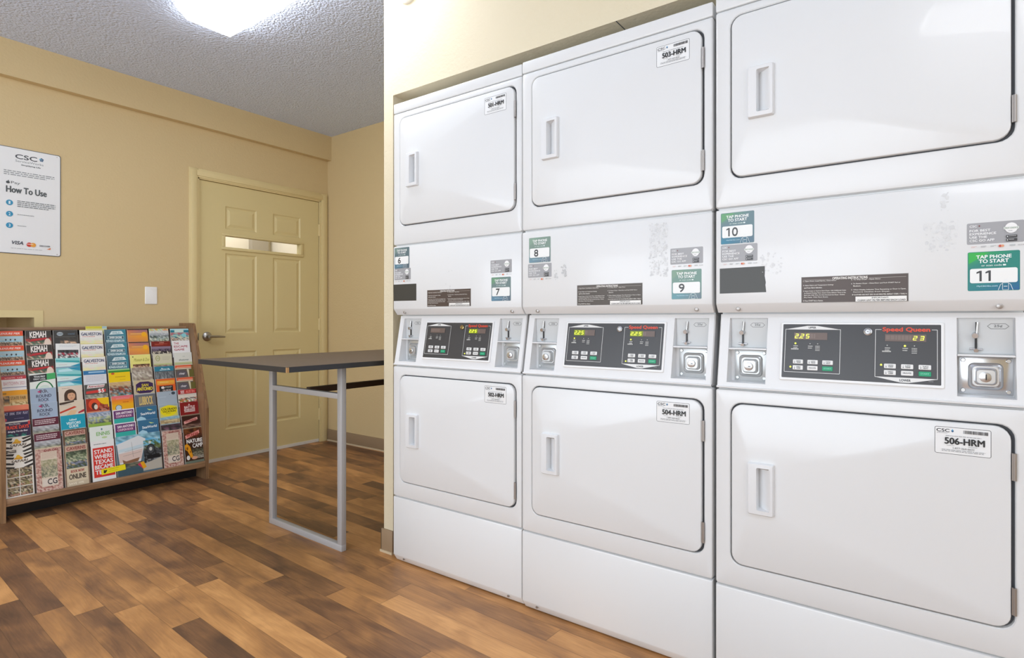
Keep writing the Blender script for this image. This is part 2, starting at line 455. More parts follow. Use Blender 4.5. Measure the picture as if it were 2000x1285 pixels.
mb.box((-2.08, -0.2, 0.45), (-2.03, 3.4, 0.51)); mb.box((-2.08, -0.2, 2.34), (-2.03, 3.4, 2.4)); struct('added_window_1', mb, M['white_trim'], smooth=False)  # unseen window frame added around the light opening
# hall seen through the door's glass
mb = MB(); mb.box((0.9, 5.1, 0), (3.3, 5.16, CZ)); struct('wall_hall', mb, M['hallwall'], smooth=False)
mb = MB(); mb.box((2.86, 5.04, 0), (3.02, 5.1, CZ)); struct('trim_5', mb, M['hallgray'], smooth=False)

# ---- door
def profile_frame(mb, x0, x1, z1, w, y):
    """casing: stepped profile around three sides of a doorway"""
    for d0, d1, yy in ((0, w, 0.010), (0.010, w-0.012, 0.016)):
        mb.box((x0-d1, y-yy, 0), (x0-d0, y, z1+d1), bev=0.003)
        mb.box((x1+d0, y-yy, 0), (x1+d1, y, z1+d1), bev=0.003)
        mb.box((x0-d0, y-yy, z1+d0), (x1+d0, y, z1+d1), bev=0.003)
mb = MB(); profile_frame(mb, DX0, DX1, DZ, 0.062, BW)
mb.box((DX0-0.001, BW-0.004, 0), (DX0+0.010, T, DZ)); mb.box((DX1-0.010, BW-0.004, 0), (DX1+0.001, T, DZ)); mb.box((DX0, BW-0.004, DZ-0.008), (DX1, T, DZ))
mb.box((DX0+0.008, BW+0.058, 0), (DX0+0.024, BW+0.09, DZ)); mb.box((DX1-0.024, BW+0.058, 0), (DX1-0.008, BW+0.09, DZ))
struct('trim_6', mb, M['trim'])

dx0, dx1, dz0, dz1 = DX0+0.013, DX1-0.0155, 0.010, DZ-0.011
door = thing('door_1', 'khaki six-panel door with a narrow glass slot and lever handle, beside the leaflet rack', 'door', (dx0, BW+0.012, 0))
del door['label'], door['category']; door['kind'] = 'structure'
dw = dx1-dx0
gx0, gx1, gz0, gz1 = 2.186-dx0, 2.812-dx0, 1.578, 1.660
panels = [(2.190, 1.712, 2.434, 1.880), (2.571, 1.712, 2.816, 1.880), (2.190, 0.937, 2.434, 1.531), (2.571, 0.937, 2.816, 1.531),
          (2.190, 0.226, 2.434, 0.800), (2.571, 0.226, 2.816, 0.800)]
mb = MB()
holes = [(a-dx0, b, c-dx0, d) for a, b, c, d in panels]+[(gx0, gz0, gx1, gz1)]
xs = sorted({0, dw}|{round(h[0], 5) for h in holes}|{round(h[2], 5) for h in holes}); zs = sorted({dz0, dz1}|{h[1] for h in holes}|{h[3] for h in holes})
def inhole(x, z): return any(h[0]-1e-4 < x < h[2]+1e-4 and h[1]-1e-4 < z < h[3]+1e-4 for h in holes)
for i in range(len(xs)-1):
    for j in range(len(zs)-1):
        if inhole((xs[i]+xs[i+1])/2, (zs[j]+zs[j+1])/2): continue
        for y in (0, 0.044):
            mb.add([(xs[i], y, zs[j]), (xs[i+1], y, zs[j]), (xs[i+1], y, zs[j+1]), (xs[i], y, zs[j+1])], [(0, 1, 2, 3)])
mb.loft([[(0, 0, dz0), (dw, 0, dz0), (dw, 0, dz1), (0, 0, dz1)], [(0, 0.044, dz0), (dw, 0.044, dz0), (dw, 0.044, dz1), (0, 0.044, dz1)]], cap1=False)
for h in holes[:6]:
    def q(i, y): return [(h[0]+i, y, h[1]+i), (h[2]-i, y, h[1]+i), (h[2]-i, y, h[3]-i), (h[0]+i, y, h[3]-i)]
    mb.loft([q(0, 0), q(0.008, 0.007), q(0.016, 0.008), q(0.034, 0.0015), q(0.038, 0.001)])
    mb.loft([q(0, 0.044), q(0.02, 0.040)])
h = holes[6]; mb.loft([[(h[0], 0, h[1]), (h[2], 0, h[1]), (h[2], 0, h[3]), (h[0], 0, h[3])], [(h[0], 0.044, h[1]), (h[2], 0.044, h[1]), (h[2], 0.044, h[3]), (h[0], 0.044, h[3])]], cap1=False)
mb.build('door_panel', M['door'], door, smooth=False, recalc=False)
mb = MB()
for a, b in (((gx0-0.026, -0.012, gz1), (gx1+0.026, 0.0, gz1+0.016)), ((gx0-0.026, -0.012, gz0-0.022), (gx1+0.026, 0.0, gz0)),
             ((gx0-0.026, -0.012, gz0), (gx0, 0.0, gz1)), ((gx1, -0.012, gz0), (gx1+0.022, 0.0, gz1))):
    mb.box(a, b, bev=0.003)
mb.build('window_frame', M['door'], door)
boxobj('window_pane', (gx0-0.001, 0.020, gz0-0.001), (gx1+0.001, 0.024, gz1+0.001), M['glass'], door)
boxobj('door_sweep', (0.0, -0.006, 0.002), (dw, 0.0, 0.026), M['white_trim'], door)
mb = MB(); hxx, hz = 0.058, 0.918
mb.loft([circ(hxx, hz, 0.033, 0), circ(hxx, hz, 0.033, -0.006), circ(hxx, hz, 0.027, -0.012), circ(hxx, hz, 0.013, -0.016), circ(hxx, hz, 0.012, -0.045)])
mb.tube((hxx-0.006, -0.048, hz), (hxx+0.060, -0.050, hz-0.001), 0.0105, r2=0.0085); mb.tube((hxx+0.060, -0.050, hz-0.001), (hxx+0.108, -0.044, hz-0.004), 0.0085, r2=0.0065)
mb.build('door_handle', M['satin'], door)
for zc in (0.235, 1.0, 1.80):
    mb = MB(); mb.tube((dw+0.004, -0.008, zc-0.05), (dw+0.004, -0.008, zc+0.05), 0.0065); mb.box((dw-0.004, -0.004, zc-0.05), (dw+0.012, 0.0, zc+0.05))
    mb.build('hinge', M['trim'], door)
mb = MB(); mb.box((-0.020, -0.022, 0.893), (-0.006, -0.004, 0.945), bev=0.002); mb.build('strike_plate', M['satin'], door)

# ------------------------------------------------------------------ things on the walls
# switch plate
t = thing('switch_plate', 'blank white plate on the tan wall between the sign and the door', 'switch plate', (1.683, BW, 1.200))
mb = MB(); mb.loft([rr(-0.037, -0.058, 0.037, 0.058, 0.004, 0), rr(-0.037, -0.058, 0.037, 0.058, 0.004, -0.004), rr(-0.034, -0.055, 0.034, 0.055, 0.004, -0.0065)]); mb.build('plate', M['switch'], t)
for z in (-0.042, 0.042):
    mb = MB(); mb.loft([circ(0, z, 0.003, -0.0064, 10), circ(0, z, 0.003, -0.0072, 10)]); mb.build('screw', M['switch'], t)

# instruction sign
sx0, sz0, sx1, sz1 = 0.884, 1.4145, 1.189, 2.0175
sg = thing('instruction_sign', 'white metal how-to-use payment sign with dark edge on the tan wall', 'sign', (0, BW, 0))
mb = MB(); mb.loft([rr(sx0, sz0, sx1, sz1, 0.012, 0), rr(sx0, sz0, sx1, sz1, 0.012, -0.004)], color='#4b5257')
mb.y = -0.0042; mb.rrect(sx0+0.0035, sz0+0.0035, sx1-0.0035, sz1-0.0035, 0.010, '#e9eaeb')
G = '#3d4246'
mb.txt('CSC', 0.978, 1.957, 1.076, 1.982, G, True)
for a in range(5):
    an = math.radians(90+72*a); mb.ell(1.097+0.006*math.cos(an), 1.9725+0.006*math.sin(an), 0.0045, 0.0055, '#4a6a86' if a != 1 else '#59a5c9', n=10)
mb.txt('ServiceWorks', 0.978, 1.938, 1.106, 1.950, '#7d8386')
mb.txt('Simplifying Life', 1.004, 1.919, 1.092, 1.928, '#5c6266', True)
mb.bars(0.927, 1.853, 1.158, 1.884, 3, '#8d9295', 3)
mb.ell(0.943, 1.815, 0.0062, 0.0072, G); mb.ell(0.948, 1.815, 0.0055, 0.0068, G); mb.ell(0.9475, 1.8245, 0.0025, 0.003, G); mb.ell(0.9555, 1.8165, 0.0026, 0.0035, '#e9eaeb')
mb.txt('Pay', 0.959, 1.806, 0.999, 1.824, '#5c6266')
mb.txt('How To Use', 0.938, 1.760, 1.120, 1.795, '#4f5558', True)
for n_, z in (('1', 1.7015), ('2', 1.6375), ('3', 1.5725)):
    mb.ell(0.952, z, 0.0155, 0.0155, '#2e8fb8'); mb.txt(n_, 0.948, z-0.008, 0.956, z+0.008, '#dcebf2', True)
mb.bars(0.986, 1.678, 1.162, 1.718, 4, '#7f8487', 5); mb.bars(0.986, 1.633, 1.070, 1.640, 1, '#8d9295', 6); mb.bars(0.986, 1.569, 1.042, 1.576, 1, '#8d9295', 7)
mb.txt('VISA', 0.958, 1.468, 1.012, 1.487, '#4b4f5c', True, 0.25)
mb.ell(1.040, 1.4715, 0.0125, 0.0125, '#cc3a2b'); mb.ell(1.058, 1.4715, 0.0125, 0.0125, '#e9a03a'); mb.bars(1.030, 1.468, 1.070, 1.476, 1, '#f2e7e0', 8)
mb.txt('DISCOVER', 1.088, 1.466, 1.137, 1.474, '#6a6e73', True); mb.poly([(1.120, 1.452), (1.139, 1.452), (1.139, 1.462)], '#df7a3b')
mb.bars(0.958, 1.442, 1.140, 1.446, 1, '#9a9ea1', 9)
mb.build('sign_face', M['print'], sg, smooth=False)
for x, z in ((sx1-0.018, sz1-0.012), (sx1-0.018, sz0+0.012)):
    mb = MB(); mb.loft([circ(x, z, 0.003, -0.004, 10), circ(x, z, 0.002, -0.006, 10)]); mb.build('screw', M['satin'], sg)

# round detector high on the machine wall
t = thing('smoke_detector', 'round ivory detector high on the cream wall above the first dryer', 'detector', (WX, 1.832, 2.462), -H)
mb = MB(); mb.loft([circ(0, 0, 0.054, 0, 32), circ(0, 0, 0.054, -0.012, 32), circ(0, 0, 0.048, -0.018, 32)]); mb.build('mounting_ring', M['switch'], t)
mb = MB(); mb.loft([circ(0, 0, 0.040, -0.016, 32), circ(0, 0, 0.038, -0.034, 32), circ(0, 0, 0.030, -0.040, 32)]); mb.build('sensor_head', M['seal'], t)

# ceiling fixture
def fixture(x0, x1, y0, y1, label):
    t = thing('ceiling_light', label, 'ceiling light', ((x0+x1)/2, (y0+y1)/2, CZ), 0, 'wraparound ceiling lights')
    hw, hl = (x1-x0)/2, (y1-y0)/2
    mb = MB(); mb.box((-hw+0.05, -hl, -0.030), (hw-0.05, hl, 0)); mb.build('housing', M['switch'], t)
    mb = MB(); prof = [(-hw, -0.004), (-hw, -0.030), (-hw+0.035, -0.062), (hw-0.035, -0.062), (hw, -0.030), (hw, -0.004)]
    n = len(prof); vs = [(x, -hl, z) for x, z in prof]+[(x, hl, z) for x, z in prof]
    mb.add(vs, [(i, i+1, n+i+1, n+i) for i in range(n-1)]+[tuple(range(n)), tuple(range(n, 2*n))[::-1]])
    mb.build('diffuser', M['lens'], t, smooth=False)
    return t
fixture(1.335, 1.625, 1.80, 3.02, 'lit white wraparound light on the textured ceiling above the table')
fixture(-0.35, -0.06, -1.75, -0.53, 'lit white wraparound light on the ceiling over the near floor')

# ------------------------------------------------------------------ stacked dryers
SEG = {'0': 'abcdef', '1': 'bc', '2': 'abged', '3': 'abgcd', '4': 'fgbc', '5': 'afgcd', '6': 'afgedc', '7': 'abc', '8': 'abcdefg', '9': 'abcdfg', ' ': '', '.': '.'}
def digit(mb, ch, x, z, w, h, mi):
    t = h*0.125; sh = 0.16
    P = {'a': ((0, 1), (1, 1)), 'b': ((1, 1), (1, .5)), 'c': ((1, .5), (1, 0)), 'd': ((0, 0), (1, 0)), 'e': ((0, .5), (0, 0)), 'f': ((0, 1), (0, .5)), 'g': ((0, .5), (1, .5))}
    for s_ in SEG[ch]:
        if s_ == '.': continue
        (a, b), (c, d) = P[s_]
        mb.line((x+a*w+sh*b*h, z+b*h), (x+c*w+sh*d*h, z+d*h), t, '#e4f03a', mi)

ENH = 0.843; CON = 1.060
def dryer(idx, X0, Y0, label, spec):
    w = 0.676
    D = thing('stacked_dryer', label, 'tumble dryer', (X0, Y0, 0), -H, 'stacked tumble dryers in the wall')
    # cabinet
    mb = MB(); mb.box((0.006, 0.014, 0.02), (w-0.006, 0.70, ENH), 0)
    mb.box((0.006, 0.050, ENH), (w-0.006, 0.70, 1.07), 0); mb.box((0.006, 0.014, 1.07), (w-0.006, 0.70, 1.945), 0)
    for x in (0.05, w-0.05):
        mb.tube((x, 0.06, 0.0), (x, 0.06, 0.03), 0.02, 1); mb.tube((x, 0.64, 0.0), (x, 0.64, 0.03), 0.02, 1)
    mb.build('cabinet', [M['enamel'], M['gap']], D)
    # base panel with turned-under bottom edge
    mb = MB()
    def pan(mb, x0, z0, x1, z1, r=0.005, bot=0.0, botin=0.0, depth=0.030):
        def yb(y): return lambda x, z: y+(botin*max(0, (z0+bot-z)/bot) if bot and z < z0+bot else 0)
        n = 5
        if bot:
            cross = [(z1, depth), (z1, r), (z1-r*0.3, r*0.3), (z1-r, 0), (z0+bot, 0), (z0+bot*0.85, botin*0.06), (z0, botin), (z0, depth)]
        else:
            cross = [(z1, depth), (z1, r), (z1-r*0.3, r*0.3), (z1-r, 0), (z0+r, 0), (z0+r*0.3, r*0.3), (z0, r), (z0, depth)]
        L = []
        for x, ins in ((x0, r), (x0+r*0.3, r*0.3), (x0+r, 0), (x1-r, 0), (x1-r*0.3, r*0.3), (x1, r)):
            L.append([(x, min(depth, y+ins), z) for z, y in cross])
        mb.loft(L, cap0=True, cap1=True)
    pan(mb, 0, 0.005, w, 0.281, 0.005, 0.030, 0.018)
    bp = mb.build('base_panel', M['enamel'], D)
    for x in (0.062, w-0.062):
        mb = MB(); mb.tube((x, 0.001, 0.022), (x, 0.009, 0.024), 0.0045, n=10); mb.build('screw', M['hinge'], bp)
    # framed fronts with doors
    def front(z0, z1, dz0, dz1, nm, code, bot):
        x0, x1, r = 0.0425, 0.6505, 0.030
        fr = MB(); q = 0.006
        if bot:
            outer = [rr(0, z0, w, z1, q, 0.03), rr(0, z0, w, z1, q, lambda x, z: 0.006+(0.008 if z < z0+0.004 else 0)), rr(q*0.3, z0+0.004, w-q*0.3, z1-q*0.3, q, 0.003), rr(q, z0+0.014, w-q, z1-q, q, 0.0)]
        else:
            outer = [rr(0, z0, w, z1, q, 0.03), rr(0, z0, w, z1, q, 0.006), rr(q*0.3, z0+q*0.3, w-q*0.3, z1-q*0.3, q, 0.0018), rr(q, z0+q, w-q, z1-q, q, 0.0)]
        fr.loft(outer+[rr(x0-0.004, dz0-0.004, x1+0.004, dz1+0.004, r+0.004, 0.0), rr(x0-0.0015, dz0-0.0015, x1+0.0015, dz1+0.0015, r+0.0015, 0.0025), rr(x0-0.001, dz0-0.001, x1+0.001, dz1+0.001, r+0.001, 0.013)], cap1=False)
        o = fr.build(nm+'_front', M['enamel'], D)
        ba = MB(); ba.rect(0.02, dz0-0.015, w-0.01, dz1+0.015, '#2a2b2c'); 
        ba.v = [(a, 0.0128, c) for a, _, c in ba.v]; ba.build('door_gap', M['gap'], o, smooth=False)
        dm = MB(); g = 0.0028
        Dl = [rr(x0+g, dz0+g, x1-g-0.003, dz1-g, r, 0.011), rr(x0+g, dz0+g, x1-g-0.003, dz1-g, r, -0.0005), rr(x0+g+0.0012, dz0+g+0.0012, x1-g-0.0042, dz1-g-0.0012, r-0.001, -0.0030), rr(x0+g+0.004, dz0+g+0.004, x1-g-0.007, dz1-g-0.004, r-0.003, -0.0042)]
        hz_ = (dz0+dz1)/2-0.002; a0, a1, b0, b1 = 0.0905, 0.1585, hz_-0.071, hz_+0.071
        dm.loft(Dl+[rr(a0+0.005, b0+0.005, a1-0.005, b1-0.005, 0.004, -0.0042)], cap1=False)
        d = dm.build(nm+'_door', M['enamel'], D)
        hm = MB(); y1 = -0.0040
        bow = lambda k: (lambda x, z: k+0.0025*((z-hz_)/0.071)**2)
        hm.loft([rr(a0, b0, a1, b1, 0.004, y1), rr(a0+0.001, b0+0.001, a1-0.001, b1-0.001, 0.004, bow(-0.0165)), rr(a0+0.003, b0+0.003, a1-0.003, b1-0.003, 0.004, bow(-0.0195)),
                 rr(a0+0.024, b0+0.014, a1-0.0065, b1-0.012, 0.004, bow(-0.0195)), rr(a0+0.0255, b0+0.016, a1-0.0085, b1-0.015, 0.005, lambda x, z: -0.0175+0.0265*min(1, max(0, (a1-0.012-x)/0.028))**1.0)])
        hm.build('handle', M['plastic'], d)
        for hz2 in (dz0+0.067, dz1-0.090):
            k = MB(); k.tube((x1+0.0005, -0.0050, hz2-0.03), (x1+0.0005, -0.0050, hz2+0.03), 0.0032, n=10); k.box((x1-0.005, -0.0048, hz2-0.03), (x1+0.0005, -0.001, hz2+0.03)); k.build('hinge', M['hinge'], d)
        if code:
            l = MB(); l.y = -0.0043; L0, L1 = 0.508, 0.6105; m0 = dz1-0.0765 if nm == 'lower' else dz1-0.084; m1 = m0+0.0625
            l.rrect(L0, m0, L1, m1, 0.004, '#3a3c3e'); l.rrect(L0+0.001, m0+0.001, L1-0.001, m1-0.001, 0.003, '#eceded')
            hgt = m1-m0; wd = L1-L0
            def U(u): return L0+u*wd
            def V(v): return m1-v*hgt
            l.txt('CSC', U(.035), V(.19), U(.27), V(.075), '#26282a', True); l.ell(U(.325), V(.14), wd*.022, hgt*.045, '#2e5a86'); l.ell(U(.325), V(.10), wd*.010, hgt*.03, '#4fa9d8')
            l.bars(U(.04), V(.26), U(.33), V(.22), 1, '#8a8c8e', 1)
            r_ = random.Random(4); x = U(.52)
            while x < U(.95):
                ww = wd*r_.choice((.006, .010, .016)); l.rect(x, V(.20), x+ww, V(.08), '#3a3a3c'); x += ww+wd*r_.choice((.005, .009))
            l.bars(U(.2), V(.345), U(.84), V(.31), 1, '#7d7f82', 2)
            l.txt(code, U(.185), V(.62), U(.885), V(.385), '#232527', True)
            l.bars(U(.22), V(.695), U(.42), V(.665), 1, '#8a8c8e', 3); l.bars(U(.60), V(.695), U(.83), V(.665), 1, '#8a8c8e', 4)
            l.txt('1-877-264-6622', U(.33), V(.79), U(.71), V(.725), '#55585a')
            l.bars(U(.13), V(.925), U(.90), V(.83), 2, '#66696b', 5, fill=.3)
            l.build('asset_label', M['print'], d, smooth=False, label='white label lettered '+code)
        return d
    front(0.285, ENH-0.002, 0.3505, 0.8045, 'lower', spec['lower'], False)
    front(1.357, 1.921, 1.4385, 1.8960, 'upper', spec['upper'], True)
    mb = MB(); mb.box((0.0, 0.002, 1.9235), (w, 0.70, 1.965), bev=0.0035, seg=3); mb.build('top_cap', M['enamel'], D)
    # service panel between the doors
    mb = MB(); pan(mb, 0, CON, w, 1.353, 0.006, 0.027, 0.020); sp_ = mb.build('service_panel', M['enamel'], D)
    for x in (0.060, 0.626):
        mb = MB(); yy = 0.0105
        mb.loft([circ(x, 1.0705, 0.0065, yy+0.002, 16), circ(x, 1.0705, 0.006, yy-0.003, 16), circ(x, 1.0705, 0.003, yy-0.004, 16)]); mb.build('screw', M['hinge'], sp_)
    def tap(x, z, num, pal):
        m = MB(); m.y = -0.0002; W_, H_ = 0.0905, 0.0885
        m.rrect(x, z-H_, x+W_, z, 0.003, pal[1]); 
        m.quadg(x+.0012, z-H_*.42, x+W_-.0012, z-.0012, pal[1], pal[1], pal[1], pal[0])
        m.quadg(x+.0012, z-H_+.0012, x+W_-.0012, z-H_*.42, pal[2], pal[3], pal[1], pal[1])
        m.poly([(x+.002, z-.002), (x+W_*.42, z-.002), (x+.002, z-H_*.30)], pal[0])
        m.txt('TAP PHONE', x+W_*.17, z-H_*.175, x+W_*.84, z-H_*.09, '#f4f6f4', True); m.txt('TO START', x+W_*.22, z-H_*.29, x+W_*.79, z-H_*.20, '#f4f6f4', True)
        m.txt('or scan code', x+W_*.27, z-H_*.375, x+W_*.66, z-H_*.33, '#cfe0dc', True); m.rrect(x+W_*.68, z-H_*.375, x+W_*.74, z-H_*.335, .001, '#e8f2f0')
        m.rrect(x+W_*.045, z-H_*.80, x+W_*.955, z-H_*.43, 0.004, '#eff0ee')
        m.txt(num, x+W_*(.25 if len(num) == 1 else .15), z-H_*.755, x+W_*(.44 if len(num) == 1 else .50), z-H_*.485, '#3b3c3e', True)
        m.txt('MyCSCGo.com', x+W_*.18, z-H_*.905, x+W_*.58, z-H_*.865, '#bfe0ee', True)
        px, pz = x+W_*.73, z-H_*.99                 # outline drawing of a hand with a phone
        c = '#dfe9ec'
        m.rframe(px-.0055, pz, px+.0055, pz+.0165, .0015, .0008, c); m.rect(px-.003, pz+.0075, px+.003, pz+.0088, c)
        for sx in (-1, 1):
            m.line((px+sx*.0085, pz+.0125), (px+sx*.0125, pz), .0009, c); m.line((px+sx*.0055, pz+.0145), (px+sx*.0085, pz+.0125), .0009, c)
        m.ring(px, pz+.0185, .004, .004, .0008, c, n=10, a0=30, a1=150)
        m.build('tap_sticker', M['print'], sp_, smooth=False, label='sticker with the number '+num)
    def app(x, z):
        m = MB(); m.y = -0.00012; W_, H_ = 0.099, 0.0485
        m.rrect(x, z-H_, x+W_, z, 0.003, '#a2a2a5')
        m.txt('CSC', x+W_*.05, z-H_*.20, x+W_*.18, z-H_*.10, '#eeeeee', True); m.ell(x+W_*.225, z-H_*.15, .0016, .0020, '#7a4a4a')
        for k, s_ in enumerate(('FOR BEST', 'EXPERIENCE', 'USE THE', 'CSC GO APP')):
            m.txt(s_, x+W_*.05, z-H_*(.415+.155*k), x+W_*(.05+[.37, .47, .31, .44][k]), z-H_*(.31+.155*k), '#f2f2f2', True)
        m.ell(x+W_*.78, z-H_*.33, .0108, .0115, '#efefee'); m.rect(x+W_*.65, z-H_*.39, x+W_*.91, z-H_*.28, '#e2e6e0'); m.txt('FIRST CHOICE', x+W_*.665, z-H_*.365, x+W_*.895, z-H_*.305, '#9aa89c', True)
        m.bars(x+W_*.73, z-H_*.51, x+W_*.83, z-H_*.45, 1, '#a2a2a5', 3)
        for k in (0, 1):
            zz = z-H_*(.66+.16*k); m.rrect(x+W_*.69, zz-H_*.125, x+W_*.88, zz, .0008, '#3b3b3d'); m.bars(x+W_*.74, zz-H_*.09, x+W_*.87, zz-H_*.03, 1, '#b8b8b8', k); m.ell(x+W_*.715, zz-H_*.0625, .0011, .0013, '#e8e8e8', n=8)
        zz = z-H_-.0065
        for u, c in ((.08, '#d9b2ab'), (.25, '#8e9092'), (.42, '#9ba1a3'), (.75, '#8f9698')): m.bars(x+W_*u, zz-.0022, x+W_*(u+.10), zz+.0018, 2, c, int(u*100))
        m.ell(x+W_*.59, zz, .0028, .0028, '#c8503f', n=12); m.ell(x+W_*.63, zz, .0028, .0028, '#dd9a74', n=12); m.txt('DISCOVER', x+W_*.89, zz-.0012, x+W_*1.0, zz+.0014, '#8f8f92')
        m.build('app_sticker', M['print'], sp_, smooth=False)
    def instr(x, z, c0):
        m = MB(); m.y = -0.0002; W_, H_ = 0.234, 0.068
        m.rect(x, z-H_, x+W_, z, '#8f8c88'); m.rect(x+.001, z-H_+.001, x+W_-.001, z-.001, c0)
        m.rect(x+W_*.02, z-H_*.125, x+W_*.98, z-H_*.115, '#b8b2aa'); m.rect(x+W_*.30, z-H_*.16, x+W_*.65, z-H_*.03, c0)
        m.txt('OPERATING INSTRUCTIONS', x+W_*.31, z-H_*.135, x+W_*.64, z-H_*.045, '#e6e2dc', True)
        Lc = '#dad5ce'
        rows = [(.02, .20, .33, '1. Open Door, Load Fabrics, Close Door.'), (.02, .36, .30, '2. Select Fabric and Temperature Settings'), (.03, .45, .18, 'and Press Fabric Selection.'),
                (.02, .58, .42, '3. Insert Coins or Card to Start Dryer. Add Additional Coins'), (.03, .66, .41, 'to Extend Drying Time. Insert Coins Before Time is Up.'), (.03, .74, .40, 'Each Coin Adds Time. Do Not Overload the Dryer. Clothes'),
                (.03, .82, .24, 'Dry Faster With More Room.'), (.02, .95, .20, '4. Press START Pad or Button.')]
        for a, b, l, s_ in rows: m.txt(s_, x+W_*a, z-H_*b, x+W_*(a+l), z-H_*(b-.052), Lc, True)
        rows = [(.49, .20, .27, '5. To Stop Dryer - Open Door.'), (.49, .35, .44, '6. To Restart Dryer - Close Door and Push START Pad or'), (.51, .43, .07, 'Button.'),
                (.49, .58, .49, '7. When Display Indicates Time Remaining or Door is Open,'), (.51, .66, .33, 'Remove Clothes from Dryer.'), (.50, .76, .485, 'IF CLOTHES ARE NOT DRY IN 60 MINUTES, REPEAT STEPS 1 THRU 4')]
        for a, b, l, s_ in rows: m.txt(s_, x+W_*a, z-H_*b, x+W_*(a+l), z-H_*(b-.052), Lc, True)
        m.rect(x+W_*.53, z-H_*.985, x+W_*.985, z-H_*.80, '#eceae6'); m.txt('IMPORTANT:', x+W_*.68, z-H_*.875, x+W_*.83, z-H_*.825, '#4a4744', True)
        m.txt('CLEAN LINT FILTER BEFORE EACH LOAD', x+W_*.55, z-H_*.965, x+W_*.975, z-H_*.91, '#4a4744', True)
        m.build('instruction_label', M['print'], sp_, smooth=False, label='dark brown operating instructions label')
    for a in spec['tap']: tap(*a)
    for a in spec['app']: app(*a)
    instr(*spec['instr'])
    if 'tape' in spec:
        pts = spec['tape']; m = MB(); m.y = -0.00015; m.poly(pts, '#3d3c38'); m.build('tape_patch', M['print'], sp_, smooth=False, label='dark rectangular patch')
    if 'scuff' in spec:
        r_ = random.Random(idx*7); m = MB(); m.y = -0.0001; m.step = 0.000004
        for (x0, z0, x1, z1, n_, c) in spec['scuff']:
            for k in range(n_):
                x = r_.uniform(x0, x1); z = r_.uniform(z0, z1); a = r_.uniform(.0010, .0042)
                m.ell(x, z, a, a*r_.uniform(.5, 1.6), r_.choice(c), n=6)
        m.build('adhesive_residue', M['print'], sp_, smooth=False)['kind'] = 'stuff'
    # ---- sloped console
    zb, zt, yt = 0.846, 1.056, 0.040
    th = math.atan2(yt, zt-zb)
    def fy(z): return yt*(z-zb)/(zt-zb)
    mb = MB()
    L0, L1, R0, R1, P0, P1 = 0.030, 0.133, 0.550, 0.655, 0.862, 1.044
    xs = [0.006, L0, L1, R0, R1, w-0.006]; zs = [zb+0.006, P0, P1, zt]
    for i in range(5):
        for j in range(3):
            if j == 1 and i in (1, 3): continue
            mb.add([(xs[i], fy(zs[j]), zs[j]), (xs[i+1], fy(zs[j]), zs[j]), (xs[i+1], fy(zs[j+1]), zs[j+1]), (xs[i], fy(zs[j+1]), zs[j+1])], [(0, 1, 2, 3)])
    # rounded sill under the face, sides and top return
    a, b = 0.003, w-0.003
    prof = [(fy(zb+.006), zb+.006), (-0.0015, zb+0.004), (-0.001, zb), (0.006, zb-0.0015), (0.03, zb-0.0015)]
    for k in range(4): mb.add([(a, prof[k][0], prof[k][1]), (b, prof[k][0], prof[k][1]), (b, prof[k+1][0], prof[k+1][1]), (a, prof[k+1][0], prof[k+1][1])], [(0, 1, 2, 3)])
    for s_, x in ((1, xs[0]), (-1, xs[5])):
        xo = x-0.003*s_
        mb.add([(x, fy(zb+.006), zb+.006), (x, fy(zt), zt), (xo, fy(zt)+.004, zt), (xo, fy(zb+.006)+.004, zb+.006)], [(0, 1, 2, 3)])
        mb.add([(xo, fy(zb)+.004, zb), (xo, fy(zt)+.004, zt), (xo, 0.06, zt), (xo, 0.06, zb)], [(0, 1, 2, 3)])
    mb.add([(xs[0], yt, zt), (xs[5], yt, zt), (xs[5], 0.06, zt), (xs[0], 0.06, zt)], [(0, 1, 2, 3)])
    yk = 0.047
    for x0, x1 in ((L0, L1), (R0, R1)):
        rim = [(x0, fy(P0), P0), (x1, fy(P0), P0), (x1, fy(P1), P1), (x0, fy(P1), P1)]
        back = [(x0+.002, yk, P0+.002), (x1-.001, yk, P0+.002), (x1-.001, yk, P1-.001), (x0+.002, yk, P1-.001)]
        mb.loft([rim, back], cap1=True)
        mb.box((x0+.001, fy(.957)-.0005, .9550), (x1-.001, yk, .9590))
        for q in (0, 1):      # thin raised rim
            pass
    con = mb.build('console', M['plastic'], D, smooth=False)
    for x0, x1, shiny in ((L0, L1, False), (R0, R1, spec.get('shiny', False))):
        xm = x0+(x1-x0)*.34; pl = MB()
        pl.box((x0+.004, yk-.003, .961), (x1-.003, yk-.0005, P1-.003))
        hx_ = x0+(x1-x0)*.72; zc = 1.0245; rw, rh = .019, .0058        # stamped price outline
        H6 = [(hx_-rw, zc), (hx_-rw+.006, zc+rh), (hx_+rw-.006, zc+rh), (hx_+rw, zc), (hx_+rw-.006, zc-rh), (hx_-rw+.006, zc-rh)]
        pl.y = yk-.003
        o1 = len(pl.v)
        for k in range(6): pl.line(H6[k], H6[(k+1) % 6], .0011, '#707274', 1)
        pl.txt('25¢', hx_-.0075, zc-.0032, hx_+.0075, zc+.0034, '#6a6c6e', True, mi=1)
        cs = pl.build('coin_slot', [M['gray_plastic'], M['panelprint']], con, smooth=False)
        lv = MB()
        lv.box((xm-.0022, yk-.0065, .970), (xm+.0022, yk-.003, 1.006), 1)
        lv.box((xm-.0010, yk-.0060, 1.004), (xm+.0025, yk-.003, 1.034), 1)
        lv.tube((xm+.0030, yk-.008, 1.034), (xm+.0010, yk-.010, 1.006), .0022, 0); lv.tube((xm-.001, yk-.002, 1.004), (xm-.002, yk-.016, 1.002), .0075, 0, 14, .0060)
